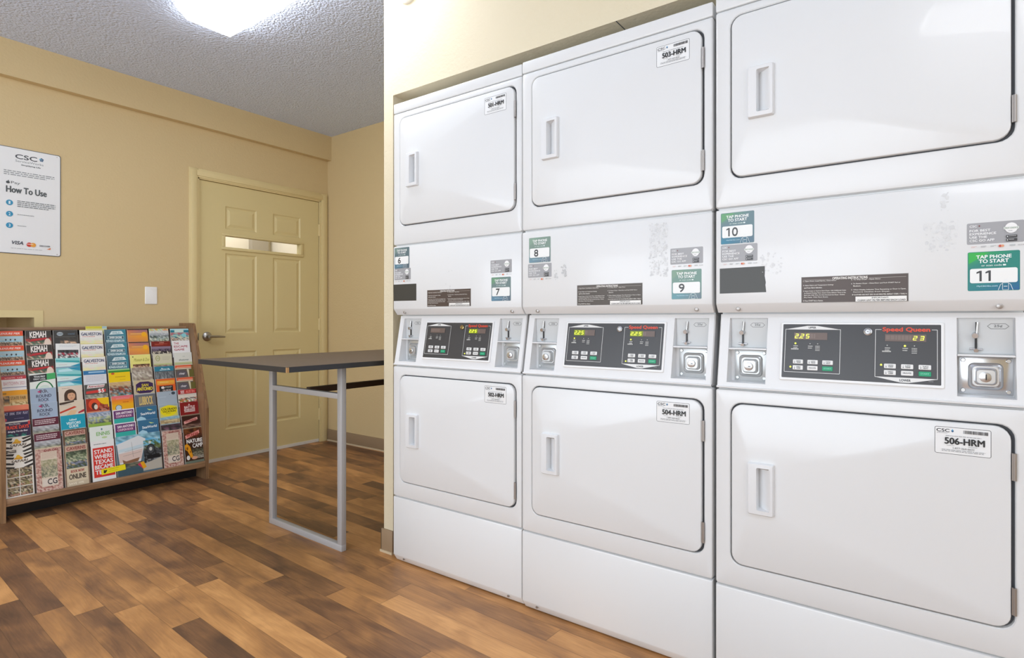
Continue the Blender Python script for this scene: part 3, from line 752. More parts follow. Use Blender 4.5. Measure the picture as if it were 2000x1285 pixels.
        lv.tube((xm-.012, yk-.0060, .9715), (xm+.012, yk-.0060, .9705), .0024, 0); lv.tube((xm, yk-.003, .9690), (xm, yk-.014, .9675), .0045, 0)
        lv.build('coin_lever', [M['chrome'], M['black']], con)
        cb = MB(); mi = 0
        A0, A1, B0, B1 = x0+.012, x1-.003, P0+.004, .953
        if shiny: A0 = x0+.004
        cb.box((A0, yk-.004, B0), (A1, yk-.001, B1), 0, bev=.0008)
        cx, cz = (A0+A1)/2, (B0+B1)/2-.001
        def sq(h_, hh, r_, y): return rr(cx-h_, cz-hh, cx+h_, cz+hh, r_, y, 5)
        cb.loft([sq(.032, .031, .012, yk-.004), sq(.030, .029, .011, yk-.009), sq(.027, .026, .010, yk-.011), sq(.024, .023, .009, yk-.0085), sq(.021, .020, .009, yk-.0085), sq(.0185, .0175, .008, yk-.020), sq(.0165, .0155, .007, yk-.022)], 0)
        for ax, az in ((A0+.008, B0+.008), (A1-.008, B0+.008), (A0+.008, B1-.008), (A1-.008, B1-.008)):
            cb.loft([circ(ax, az, .0052, yk-.004, 12), circ(ax, az, .0040, yk-.0068, 12)], 0)
        cbo = cb.build('coin_box', M['chrome'] if shiny else M['coin'], con)
        lk = MB(); lk.loft([circ(cx-.001, cz-.001, .0115, yk-.021, 20), circ(cx-.001, cz-.001, .0112, yk-.0265, 20), circ(cx-.001, cz-.001, .0090, yk-.0272, 20)], 0)
        lk.box((cx-.0019 if not shiny else cx-.001, yk-.0276, cz-.002 if not shiny else cz-.007), (cx+.005 if not shiny else cx+.0012, yk-.0270, cz+.0005 if not shiny else cz+.006), 1)
        lk.build('coin_box_lock', [M['chrome'], M['black']], con)
    # ---- control panel
    PW, PH = 0.346, 0.145
    cp = MB(); cp.loft([rr(-.006, -.007, PW+.006, PH+.006, .004, .001), rr(-.006, -.007, PW+.006, PH+.006, .004, -.003), rr(-.0045, -.0055, PW+.0045, PH+.0045, .003, -.0042), rr(0, 0, PW, PH, .002, -.0042)], color='#eceded')
    cp.y = -.0044; DK = '#414143'
    cp.rrect(0, 0, PW, PH, .002, DK)
    def U(u): return u*PW
    def V(v): return PH*(1-v)
    wl = .0011; WH = '#e4e4e2'
    def outline(pts):
        for k in range(len(pts)): cp.line(pts[k], pts[(k+1) % len(pts)], wl, WH)
    outline([(U(.018), V(.095)), (U(.395), V(.095)), (U(.395), V(.892)), (U(.018), V(.892))])
    cp.poly([(U(.022), V(.095)), (U(.17), V(.030)), (U(.24), V(.030)), (U(.392), V(.095))], WH); cp.txt('UPPER', U(.181), V(.080), U(.231), V(.046), DK, True)
    outline([(U(.618), V(.087)), (U(.979), V(.087)), (U(.979), V(.906)), (U(.618), V(.906))])
    cp.poly([(U(.618), V(.906)), (U(.979), V(.906)), (U(.82), V(.985)), (U(.77), V(.985))], WH); cp.txt('LOWER', U(.765), V(.965), U(.829), V(.926), DK, True)
    cp.rect(U(.655), V(.12), U(.948), V(.05), DK)
    cp.txt('Speed Queen', U(.662), V(.140), U(.938), V(.048), '#e0492c', True)
    cp.bars(U(.93), V(.96), U(.97), V(.94), 1, '#9a9a9a', 3)
    for cxx, on in ((.092, 0), (.194, 1), (.246, 2), (.690, 0), (.795, 1), (.850, 2)):
        zz = V(.362); cp.ell(U(cxx), zz, .0014, .0014, '#b9b9b4', n=10)
        if on != 1: cp.ell(U(cxx), V(.408), .0012, .0012, '#8f8f8a', n=8)
        if on == 2:
            cp.bars(U(cxx-.016), V(.505), U(cxx+.016), V(.40), 4, '#c4c4c0', 8)
        else:
            cp.bars(U(cxx-.014), V(.47), U(cxx+.018), V(.40), 2, '#c4c4c0', 9)
            if on == 0: cp.bars(U(cxx-.030), V(.505), U(cxx+.032), V(.455), 1, '#c4c4c0', 5)
    for led in spec['lit']: cp.ell(U(led[0]), V(led[1]), .0022, .0022, '#e4f03a', mi=1, n=12)
    ang = th
    px, pz = 0.1745, 0.884
    slope = (zt-zb)/math.cos(th)
    cpo = cp.build('control_panel', [M['panelprint'], M['led']], D, loc=(px, fy(pz)-.0008, pz), rot=(-th, 0, 0), smooth=False)
    def disp(u0, v0, u1, v1, s_, backlit, place):
        m = MB(); m.y = -.0056; X0_, X1_, Z0_, Z1_ = U(u0), U(u1), V(v1), V(v0)
        m.rect(X0_, Z0_, X1_, Z1_, '#6f5f58')
        n_ = 6; cw = (X1_-X0_)/n_
        m.bars(X0_+.002, Z0_+.004, X1_-.002, Z1_-.003, 1, '#7d6d66', 1, fill=1)
        if s_:
            chars = [c for c in s_ if c != '.']; wd = cw*len(chars)
            start = X0_ if place == 'l' else X1_-wd-.001
            if backlit: m.rect(start, Z0_, start+wd+.002, Z1_, '#7f9010')
            for k, c in enumerate(chars): digit(m, c, start+cw*(k+.20), Z0_+.0042, cw*.48, (Z1_-Z0_)-.0084, 1)
            if '.' in s_: m.ell(start+cw*.98, Z0_+.0042, .0012, .0012, '#e4f03a', mi=1, n=8)
        m.build('display', [M['panelprint'], M['led']], cpo, smooth=False)
    disp(.080, .158, .309, .290, spec['disp'][0], spec.get('bl', True), 'l'); disp(.676, .168, .917, .290, spec['disp'][1], spec.get('bl', True), spec.get('place', 'l'))
    for ox, ov in ((.078, 0), (.672, .016)):
        for r_ in (0, 1):
            for c_ in (0, 1, 2):
                x = U(ox+.099*c_+(.002*c_)); zt_ = V(.660+.109*r_+ov); zb_ = V(.738+.111*r_+ov); g = r_ == 1 and c_ == 2
                m = MB(); m.loft([rr(x, zb_, x+.0245, zt_, .0018, -.0044), rr(x, zb_, x+.0245, zt_, .0018, -.0055), rr(x+.0006, zb_+.0006, x+.0239, zt_-.0006, .0016, -.0061)], color='#0f9a6c' if g else '#e8e8e6')
                m.y = -.0061; ic = '#7fd0b4' if g else '#55585a'; hh = zt_-zb_
                lab = [['HIGH TEMP', 'LOW TEMP', 'NO HEAT'], ['MED TEMP', 'DELICATES', 'START']][r_][c_]
                if lab in ('START', 'DELICATES'): m.txt(lab, x+.004, zb_+hh*.38, x+.0205, zb_+hh*.66, ic, True)
                else:
                    a_, b_ = lab.split(' '); m.rect(x+.004, zb_+hh*.25, x+.0048, zb_+hh*.75, ic); m.ell(x+.0044, zb_+hh*.28, .0012, .0012, ic, n=8)
                    m.txt(a_, x+.0085, zb_+hh*.55, x+.019, zb_+hh*.80, ic, True); m.txt(b_, x+.0085, zb_+hh*.20, x+.019, zb_+hh*.45, ic, True)
                m.build('start_button' if g else 'cycle_button', M['panelprint'], cpo, smooth=False, label='green start button' if g else None)
                lm = MB(); 
                cp2 = None
    m = MB(); kx, kz = U(.571), V(.130)
    m.loft([circ(kx, kz, .0095, -.0044, 24), circ(kx, kz, .0092, -.009, 24), circ(kx, kz, .0070, -.010, 24), circ(kx, kz, .0055, -.0085, 24), circ(kx, kz, .0042, -.0085, 24), circ(kx, kz, .0038, -.011, 24)])
    m.box((kx-.0016, -.0114, kz-.0006), (kx+.0016, -.0109, kz+.0006), 1)
    m.build('key_switch', [M['brass'] if idx == 1 else M['chrome'], M['black']], cpo)
    return D
M['coin'] = mat('gray_cast_coin_plate', '#c2c4c4', 0.32, 0.55)

P11 = ('#2fae46', '#1d8377', '#1f7f86', '#1c5f97'); P10 = ('#63a070', '#66828a', '#1d7d9c', '#5a7384'); P89 = ('#86a391', '#7d9589', '#6f93a6', '#6c7787'); P67 = ('#7d938e', '#5f747a', '#5a8296', '#596672')
P9 = ('#7f9f8a', '#72958a', '#5f98a4', '#687888'); P7 = ('#6d9a7a', '#6f8585', '#5f8ba6', '#59697c')
specs = [
 dict(lower='502-HRM', upper='501-HRM', tap=[(.0085, 1.346, '6', P67), (.5375, 1.1975, '7', P7)], app=[(.0085, 1.2575), (.5335, 1.2615)], instr=(.2030, 1.1600, '#51433b'),
      tape=[(0.004, 1.1195), (.1405, 1.1190), (.1405, 1.1895), (0.002, 1.190)], disp=('', '2.25'), lit=[(.655, .845)], scuff=[(.30, 1.12, .34, 1.30, 12, ['#dadbdb', '#d2d3d3'])]),
 dict(lower='504-HRM', upper='503-HRM', tap=[(.0308, 1.3295, '8', P89), (.5540, 1.1895, '9', P9)], app=[(.0265, 1.2370), (.5500, 1.2545)], instr=(.2265, 1.1550, '#4b4138'),
      disp=('2.25', '2.25'), lit=[(.092, .362), (.690, .362), (.656, .845)], scuff=[(.484, 1.172, .541, 1.336, 300, ['#d6d7d7', '#cfd0d1', '#dadbdc', '#e0e1e1']), (.135, 1.175, .150, 1.215, 9, ['#c9caca']), (.166, 1.19, .185, 1.23, 22, ['#c9caca', '#c0c1c1'])]),
 dict(lower='506-HRM', upper=None, tap=[(.0150, 1.3425, '10', P10), (.5690, 1.1935, '11', P11)], app=[(.0150, 1.2515), (.5675, 1.2595)], instr=(.2235, 1.1520, '#4e403a'),
      tape=[(.012, 1.114), (.1365, 1.115), (.1345, 1.135), (.1355, 1.142), (.1325, 1.160), (.1330, 1.166), (.1330, 1.1865), (.012, 1.1855)], disp=('2.25', '23'), place='r', bl=False, shiny=True,
      lit=[(.092, .362), (.795, .366), (.655, .700), (.062, .800)], scuff=[(.120, 1.165, .175, 1.22, 40, ['#dbdcdc', '#d6d7d8']), (.488, 1.20, .552, 1.27, 80, ['#dadbdb', '#d3d4d5', '#dddede']), (.52, 1.22, .535, 1.34, 30, ['#dcdddd', '#d7d8d8'])]),
]
labels = ['white stacked coin dryer lettered 501 and 502, farthest, next to the cream wall end',
          'white stacked coin dryer lettered 503 and 504, middle one of the row',
          'white stacked coin dryer with stickers 10 and 11, nearest one at the right']
dryer(1, 1.700, 1.8740, labels[0], specs[0])
dryer(2, 1.693, 1.1910, labels[1], specs[1])
dryer(3, 1.682, 0.5030, labels[2], specs[2])

# ------------------------------------------------------------------ table
t = thing('folding_table', 'dark laminate laundry table on grey square-tube frames beside the door', 'table', (1.303, 2.046, 0), math.radians(-1.7))
TL, TW, tz = 1.66, 0.765, 0.852
mb = MB(); mb.box((.001, .001, tz), (TL-.001, TW-.001, tz+.0006), 0)
mb.box((0, 0, tz-0.022), (TL, TW, tz-.0001), 1, bev=0.0015)
mb.box((-.0004, -.0004, tz-.0215), (.010, .006, tz-.001), 2)
mb.build('tabletop', [M['laminate'], M['edge'], M['chip']], t, smooth=False)
def leg_frame(x):
    y0, y1, s_ = 0.095, 0.705, 0.032; zt_ = tz-0.022
    m = MB(); m.box((x, y0, 0.0), (x+.026, y1, .030), bev=.002); m.box((x, y0, .028), (x+.026, y0+s_, zt_), bev=.002); m.box((x, y1-s_, .028), (x+.026, y1, zt_), bev=.002)
    m.box((x, y0+s_-.002, .682), (x+.026, y1-s_+.002, .707), bev=.002)
    return m.build('leg_frame', M['leg'], t)
leg_frame(0.322); leg_frame(1.50)
mb = MB(); mb.box((0.345, 0.375, .686), (1.50, 0.405, .714)); mb.build('stretcher', M['stretcher'], t)
mb = MB(); mb.box((0.40, 0.13, tz-.034), (1.50, 0.15, tz-.022)); mb.build('apron_rail', M['edge'], t)

# ------------------------------------------------------------------ leaflet rack
t = thing('leaflet_rack', 'low oak tiered rack full of travel leaflets, standing against the tan wall', 'leaflet rack', (0, 0, 0))
def side(x0, x1):
    P = [(3.82, 0), (3.82, .462), (4.004, 1.012), (4.022, 1.016), (4.195, 1.016), (4.195, 0)]
    m = MB(); n = len(P); vs = [(x0, y, z) for y, z in P]+[(x1, y, z) for y, z in P]
    m.add(vs, [(i, (i+1) % n, n+(i+1) % n, n+i) for i in range(n)]+[tuple(range(n))[::-1], tuple(range(n, 2*n))])
    return m.build('side_panel', M['woodz'], t, smooth=False)
side(.833, .851); side(1.853, 1.871)
boxobj('back_panel', (.851, 4.178, .10), (1.853, 4.19, .995), M['board'], t)
boxobj('top_rail', (.851, 4.088, .978), (1.853, 4.178, .996), M['wood'], t, bev=.001)
boxobj('front_rail', (.851, 3.824, .080), (1.853, 3.838, .119), M['wood'], t, bev=.003)
boxobj('under_rack_shade', (.851, 3.952, .0), (1.853, 3.964, .096), M['black'], t)  # black board added for the shade under the rack
boxobj('bottom_shelf', (.851, 3.838, .096), (1.853, 4.178, .110), M['board'], t)
DZR, DYR, TAN = 0.0795, 0.022, 0.176
TH = math.atan(TAN); VR = DZR/math.cos(TH)
def row_pos(k): return 3.8445+(9-k)*DYR, 0.113+(9-k)*DZR
for k in range(1, 10):
    yb, zb_ = row_pos(k); m = MB()
    m.box((0, .0010, -.002), (1.000, .0022, .205)); m.box((0, -.0058, -.002), (1.000, .001, -.0005))
    m.build('divider', M['board'], t, loc=(.852, yb, zb_), rot=(-TH, 0, 0), smooth=False)

class Leaf(MB):
    def setup(s, w, h, th):
        s.w, s.h, s.y = w, h, -th-.0001; s.e = .0004
    def X(s, u): return s.e+u*(s.w-2*s.e)
    def Z(s, v): return s.h-s.e-v*VR
    def R(s, u0, v0, u1, v1, c, c2=None, side=False):      # c at the bottom, c2 at the top
        s.rect(s.X(u0), s.Z(v1), s.X(u1), s.Z(v0), c, c2, side=side)
    def T(s, t_, u0, v0, u1, v1, c, bold=True, shear=0.0, rise=0.0): s.txt(t_, s.X(u0), s.Z(v1), s.X(u1), s.Z(v0), c, bold, shear, rise=rise)
    def E(s, u, v, ru, rv, c): s.ell(s.X(u), s.Z(v), ru*s.w, rv*VR, c, n=18)
    def B(s, u0, v0, u1, v1, n, c, seed=1, fill=.45): s.bars(s.X(u0), s.Z(v1), s.X(u1), s.Z(v0), n, c, seed, fill=fill)
    def F(s, u0, v0, u1, v1, nx, nz, rows, seed=1): s.photo(s.X(u0), s.Z(v1), s.X(u1), s.Z(v0), nx, nz, rows, seed)
    def P(s, pts, c): s.poly([(s.X(a), s.Z(b)) for a, b in pts], c)
def full(v): return v

def a_pier(m):
    m.R(0, 0, 1, 2.8, '#8fb9c8'); m.R(0, .30, 1, 1.1, '#c9b79a', '#a9d6ea'); m.R(0, 0, 1, .34, '#e8502f'); m.R(0, .30, 1, .36, '#c98a52')
    m.T('PLEASURE PIER', .07, .11, .88, .24, '#fbe4da', True, .2)
    m.F(.06, .62, .95, 1.05, 12, 5, [['#a9d6ea', '#9fc7d2'], ['#5a4a40', '#c7a98c', '#6b5f52', '#d8c4a8'], ['#3b302b', '#8f6f58', '#c79f7b'], ['#c48a78', '#8b6a58', '#dcc8ae']], 4)
    for u in (.36, .53, .70): m.E(u, .60, .030, .065, '#2e2f3a')
def a_kemah(m):
    m.R(0, 0, 1, 2.8, '#383431'); m.F(0, .35, 1, 1.1, 9, 5, [['#4b4440', '#35332f', '#5b2f2c'], ['#4c5f50', '#3d5146', '#4a4a42', '#a8433c'], ['#55705d', '#8a5a50', '#d8b7a0', '#56634f'], ['#b69a84', '#8fa38c', '#e7d6c6']], 3)
    m.R(0, 0, 1, .42, '#3a3532'); m.P([(.12, .70), (.98, .52), (.98, .58), (.12, .78)], '#b3242c')
    m.T('KEMAH', .17, .08, .80, .50, '#f1ebe6', True, 0, .003); m.P([(.20, .60), (.82, .50), (.82, .56), (.20, .68)], '#c6333a')
    m.E(.85, .85, .13, .30, '#e4cfc0')
def a_burger(m):
    m.R(0, 0, 1, 2.8, '#3c3b3a'); m.E(.27, .26, .13, .14, '#a9b4bb'); m.T('MUSEUM', .17, .22, .37, .30, '#4a5a66'); m.T('coastal', .60, .18, .88, .32, '#5f7182')
    m.R(.08, .46, .92, .475, '#8a8a86'); m.F(.25, .52, .95, 1.1, 6, 4, [['#4b4540', '#3c3b3a'], ['#7b6a58', '#e5bfa0', '#5c5650'], ['#d9c8bd', '#b07c58', '#4a4540']], 6)
def a_car(m):
    m.R(0, 0, 1, 2.8, '#e9ebea'); m.B(.15, .10, .85, .26, 3, '#c8d0d4', 3); m.F(.07, .45, .93, 1.2, 9, 6, [['#25272a', '#4a4c50'], ['#8f9296', '#3a3c40', '#b83f52', '#c9c9c9'], ['#e6e6e4', '#55585c', '#2c2e32'], ['#aab3b5', '#4c5558', '#1f2124']], 8)
def a_wave(m):
    m.R(0, 0, 1, 2.8, '#6fb9c4', '#8fd2d2'); m.P([(0, .12), (1, .22), (1, .36), (.5, .30), (0, .20)], '#3da5ac'); m.P([(0, .30), (.7, .34), (1, .40), (.55, .62), (0, .62)], '#d6e8e6')
    m.P([(.55, .62), (1, .42), (1, .95), (.5, .75)], '#2a93b4'); m.P([(0, .62), (.55, .60), (1, .68), (0, .72)], '#8ba7ba'); m.P([(.1, .82), (.55, .75), (.7, .95), (.1, .98)], '#bfe4ea'); m.B(.12, .46, .62, .52, 1, '#c9a8ac', 3)
def a_galv(m):
    m.R(0, 0, 1, 2.8, '#eceae6'); m.R(0, -.0, 1, .035, '#d9cc3c'); m.T('GALVESTON', .06, .20, .94, .42, '#4b4f73', True); m.B(.10, .48, .90, .56, 1, '#c66a5a', 4)
    m.F(0, .62, 1, 1.1, 6, 3, [['#e6e9dc', '#e2e0d8'], ['#e9e2b0', '#dfe6c2', '#ecd9cc'], ['#d8cc4a', '#e7d66a']], 5)
def a_adv(m):
    m.R(0, 0, 1, 2.8, '#3f6e82', '#5d94a6'); m.quadg(m.X(0), m.Z(1.1), m.X(1), m.Z(0), '#31505e', '#3a8298', '#3f8ea2', '#5e7682')
    m.P([(.22, .40), (.34, .14), (.80, .12), (.90, .36)], '#d8e6e8'); m.T('WILD', .36, .20, .74, .34, '#7fa3ae'); m.R(.12, .50, .90, .74, '#a9c3cc'); m.R(.14, .53, .88, .71, '#3c6272'); m.T('SWIM SHORE', .22, .55, .80, .69, '#e8f2f2')
    m.R(.07, .80, .90, .96, '#dfeef0'); m.T('ADVENTURE', .09, .81, .88, .95, '#5a8a9a')
def a_sunset(m):
    m.R(0, 0, 1, 2.8, '#d88a52'); m.quadg(m.X(0), m.Z(.55), m.X(1), m.Z(0), '#e39a4a', '#f0a32a', '#8a5f86', '#c9715e'); m.quadg(m.X(0), m.Z(1.2), m.X(1), m.Z(.55), '#c9745a', '#c98a4a', '#f0a32a', '#e39a4a')
    m.E(.82, .42, .13, .18, '#f3b21e'); m.R(.15, .34, .7, .40, '#eeb75e'); m.R(0, 0, 1, .07, '#33241f')
def a_aerial(m): m.R(0, 0, 1, 2.8, '#b9c2c0'); m.F(0, 0, 1, 1.1, 9, 7, [['#e6a05a', '#c6dcd8', '#b7cf6a'], ['#d4dad4', '#c7c9ce'], ['#b0b7bd', '#cdd0d6', '#a3abb2'], ['#7f8c8c', '#c2cccb', '#4d5a55'], ['#a6b6b6', '#8d9a84', '#d6d8c9'], ['#39423c', '#b9b79f', '#6d7767']], 9)
def a_aqua(m):
    m.R(0, 0, 1, 2.8, '#a8bcbf'); m.R(0, .0, 1, .12, '#a6dbe8'); m.R(0, .12, 1, .30, '#1f7f95'); m.R(.22, .06, .72, .30, '#cfe6df'); m.F(0, .32, 1, 1.0, 7, 5, [['#b46a78', '#c9b0a0', '#6fa9b4'], ['#c8d2b8', '#a8ddd9', '#4d8f9c'], ['#d8b8a4', '#ddd6c0', '#35606a'], ['#c8b29a', '#e0ddd0', '#242c33']], 7); m.E(.72, .55, .14, .16, '#8fd3d9')
def a_people(m): m.R(0, 0, 1, 2.8, '#3a1f1e'); m.R(0, 0, 1, .42, '#7d231c'); m.T('LAS VEGAS', .42, .08, .66, .16, '#d9a08e'); m.B(.18, .20, .84, .32, 2, '#d2654e', 4); m.R(0, .42, 1, .66, '#8d7c92'); m.F(0, .6, 1, 1.1, 14, 4, [['#6e5f76', '#3c3442'], ['#e4d9c6', '#1e1a1e', '#2c262c'], ['#1d191c', '#c9b9a9', '#2a2326']], 5)
def a_escape(m): m.R(0, 0, 1, 2.8, '#efeeee'); m.T('THE', .10, .14, .38, .30, '#c26a72'); m.T('ESCAPE', .10, .40, .86, .56, '#bb5f70'); m.T('GAME', .10, .66, .66, .82, '#bb5f70')
def a_museum(m): m.R(0, 0, 1, 2.8, '#dcd66e', '#ece68c'); m.E(.14, .16, .03, .05, '#4f4f2a'); m.T('Museum & Zoo', .18, .28, .92, .52, '#8c8a2c', False, .2); m.R(.12, .74, .94, 1.2, '#5d3a26'); m.F(.12, .74, .94, 1.1, 7, 3, [['#4b2f20', '#8b6248'], ['#c79a78', '#e3c3a4', '#6b4a36'], ['#d9b79a', '#8a6b52']], 4)
def a_circle(m): m.R(0, 0, 1, 2.8, '#d3cfb6'); m.ring(m.X(.24), m.Z(.36), .115*m.w, .22*VR, .003, '#8c9a3e'); m.T('CG', .18, .30, .30, .42, '#8c9a3e'); m.B(.48, .24, .92, .56, 3, '#c2bda6', 3); m.R(0, .78, 1, .92, '#bfc68a'); m.F(0, .88, 1, 1.1, 6, 2, [['#9c6f66', '#8a8a5a', '#b5b0a2'], ['#80615a', '#b09a92']], 3)
def a_plain(m): m.R(0, 0, 1, 2.8, '#dfe1d9'); m.B(.48, .30, .62, .38, 1, '#a3b3ac', 2); m.T('shotover', .26, .52, .82, .66, '#7c8a86'); m.R(0, .76, 1, .98, '#a9b06e', '#d3d6b4')
def a_blue(m): m.R(0, 0, 1, 2.8, '#d9dce2'); m.R(0, 0, 1, .30, '#2f78ae'); m.R(.22, .08, .92, .18, '#9fc8e2'); m.B(.10, .42, .90, .86, 4, '#b9bcca', 4, .3)
def a_yellow(m): m.R(0, 0, 1, 2.8, '#f0cc16'); m.R(0, 0, 1, .12, '#9fd08c'); m.R(0, .10, 1, .24, '#2f8f3a'); m.E(.20, .32, .08, .08, '#cc5a38'); m.B(.30, .55, .85, .68, 1, '#c79a1a', 5); m.B(.5, .78, .80, .84, 1, '#c79a1a', 6)
def a_stone(m): m.R(0, 0, 1, 2.8, '#a79c8c'); m.F(0, 0, 1, 1.1, 8, 5, [['#9f8f82', '#b0a294'], ['#a29689', '#c3bcae', '#8c8178'], ['#ddd6ca', '#9a8e84', '#b5ac9c'], ['#8f7d72', '#b4ad98'], ['#76685f', '#b7b09c', '#c2ba9f']], 3); m.B(.2, .38, .8, .46, 1, '#e4ded4', 3)
def a_bldg(m): m.R(0, 0, 1, 2.8, '#5a6166'); m.R(0, 0, 1, .38, '#2f7f99'); m.P([(.26, .32), (.36, .12), (.52, .18), (.74, .16), (.82, .30)], '#cfe6ea'); m.T('AUSTIN', .30, .17, .70, .29, '#2f7f99'); m.F(.05, .44, .95, 1.1, 14, 3, [['#8b9296', '#565c62', '#6c757a'], ['#4d535a', '#9aa1a2', '#7c848a']], 6)
def a_orange(m): m.R(0, 0, 1, 2.8, '#6a5f55'); m.R(0, .0, 1, .24, '#e2633c'); m.R(.08, .14, .90, .20, '#f0b49a'); m.R(0, .24, .88, .34, '#cfc4ac'); m.R(.88, .0, 1, 1.1, '#7a5a30'); m.E(.34, .70, .28, .30, '#5f5a62'); m.T('river', .20, .60, .50, .78, '#e3dfe3', True, .2); m.P([(.62, .36), (.72, .34), (.84, 1.0), (.70, 1.0)], '#d8d0b4'); m.R(.74, .42, 1, 1.0, '#6a6430')
def a_bay(m): m.R(0, 0, 1, 2.8, '#ebe7e6'); m.R(0, 0, 1, .08, '#8e5a62'); m.R(0, .08, 1, .28, '#bf3a42'); m.T('visit us', .18, .14, .86, .22, '#eac2c2'); m.T('BAYTOWN 2021', .14, .44, .94, .66, '#c9808a', False); m.R(0, .80, 1, .84, '#7f86a8')
def a_green(m): m.R(0, 0, 1, 2.8, '#e6ebe4'); m.P([(0, .12), (1, .0), (1, .42), (0, .58)], '#25262b'); m.P([(.66, .04), (1, .0), (1, .42), (.66, .46)], '#46ad66'); m.T('TEXAS FIRST', .16, .16, .60, .28, '#d8dcdc'); m.T('GREAT LAKES', .14, .34, .60, .44, '#d8dcdc'); m.ring(m.X(.56), m.Z(1.25), .36*m.w, .72*VR, .006, '#1e7a45', a0=0, a1=180); m.E(.56, .98, .18, .16, '#cfe0d4')
def a_gold(m): m.R(0, 0, 1, 2.8, '#d9b878'); m.R(0, 0, 1, .32, '#f0a51e'); m.T('2021', .10, .14, .24, .24, '#5b4a1c'); m.R(0, .32, 1, .66, '#d9ae6c'); m.F(0, .36, .34, 1.1, 4, 4, [['#3c3a38', '#b98f5c'], ['#c08d55', '#7c6a52'], ['#c9945a', '#e2c79a']], 3); m.T('STATE FAIR', .38, .42, .94, .62, '#8f6e3a'); m.F(.34, .70, 1, 1.0, 8, 3, [['#e2c490', '#cda468'], ['#9c7a3e', '#e8d6a6'], ['#dcd89c', '#c9a66a']], 4); m.R(0, 1.0, 1, 1.1, '#e9e2d6')
def a_navy(m): m.R(0, 0, 1, 2.8, '#2f2950'); m.R(0, 0, 1, .36, '#ef8a68'); m.R(0, .32, 1, .40, '#a3342c'); 
def a_navy2(m): a_navy(m); [m.T(w_, .06+.24*i, .46, .24+.24*i, .62, '#b9b4cc') for i, w_ in enumerate(('EAT', 'DRINK', 'STAY', 'PLAY'))]; m.E(.10, .92, .09, .12, '#c3485c'); m.B(.45, .86, .95, .92, 1, '#8f88ae', 4)
def a_trade(m): m.R(0, 0, 1, 2.8, '#33254a'); m.R(0, 0, 1, .10, '#d6d2cf'); m.T('First Monday', .24, .14, .64, .24, '#e6dfdf'); m.T('TRADE DAYS', .08, .28, .94, .50, '#ee4f36'); m.R(.92, .05, 1, .30, '#c93a3c'); m.T('Bringing You the Best', .18, .60, .88, .74, '#e0dce6', True, .2); m.F(.08, .82, .85, 1.1, 7, 3, [['#2c4a5a', '#3aa28c', '#33254a'], ['#2e6b66', '#58b39c', '#2b2340']], 6)
def a_zebra(m, big=False):
    m.R(0, 0, 1, 2.85, '#efece4')
    for i, (a, b) in enumerate(((-.05, .10), (.18, .30), (.55, .66), (.80, .92))):
        m.P([(0, max(0, a)), (.35, max(0, a+.10)), (.30, b+.10), (0, b+.02)], '#2b2420'); m.P([(1, max(0, a-.02)), (.66, a+.16), (.72, b+.12), (1, b)], '#2f2723')
    m.P([(.30, .40), (.48, .18), (.66, .34), (.60, .46)], '#e2a52c'); m.E(.48, .24, .07, .10, '#f0c23a'); m.T('SAFARI', .20, .44, .82, .64, '#f5f1e8', True, .25); m.T('SAFARI', .22, .46, .80, .62, '#5a4632', True, .25)
    if big:
        r_ = random.Random(3)
        for j in range(3):
            for i in range(2):
                m.F(.06+.45*i, .98+.60*j, .48+.47*i, 1.53+.60*j, 6, 6, [['#3b332c', '#8b7b62', '#b8a888'], ['#4a3c30', '#9a8f66', '#6e6a42', '#d8cdb4'], ['#2c2722', '#8f8a52', '#a48a6a', '#b98a7a']], 10+j*2+i)
    else: m.F(.05, .82, .45, 1.1, 4, 3, [['#2b2622', '#c9c0b4']], 3)
def a_rr(m): m.R(0, 0, 1, 2.8, '#a9bbd2', '#a3b4c8'); m.P([(.26, .22), (.42, .10), (.42, .34)], '#c23a70'); m.T('RR', .40, .10, .70, .32, '#5d6072', True, -.3); m.T('ROUND', .22, .42, .80, .62, '#5a6076'); m.T('ROCK', .30, .68, .70, .88, '#5a6076'); m.B(.46, .94, .66, .99, 1, '#c9788c', 3)
def a_maroon(m): m.R(0, 0, 1, 2.8, '#5f1f33'); m.B(.08, .12, .88, .46, 3, '#e0cfd2', 4, .5); m.F(0, .52, 1, 1.1, 8, 5, [['#a9aab0', '#c6c7ca'], ['#b9bcc0', '#8e9194'], ['#96988c', '#a8a99a', '#6a6a60'], ['#cdbf98', '#d9c9a2']], 5)
def a_map(m):
    m.R(0, 0, 1, 2.85, '#c39a8c'); m.F(0, 0, 1, 2.8, 14, 22, [['#c9a396', '#b07d72', '#d7b9aa'], ['#9c6058', '#d8bfb0', '#b98478', '#cfaea0']], 5); m.R(.20, .22, .82, 2.5, '#d9cbb8'); m.F(.20, .75, .82, 1.9, 10, 10, [['#b5ab8e', '#c8c0a4', '#9c9a78'], ['#8f9478', '#c3bb9a', '#7e8270', '#a9a08a'], ['#a5a48a', '#6f7564', '#c9bfa6']], 6)
    m.B(.24, .28, .80, .70, 5, '#c9a090', 3, .3); m.T('EXPLORE', .34, .07, .90, .20, '#8b3d3c'); m.R(.24, 2.0, .80, 2.42, '#ddd2c6'); m.T('CG', .42, 2.02, .78, 2.38, '#3a3438')
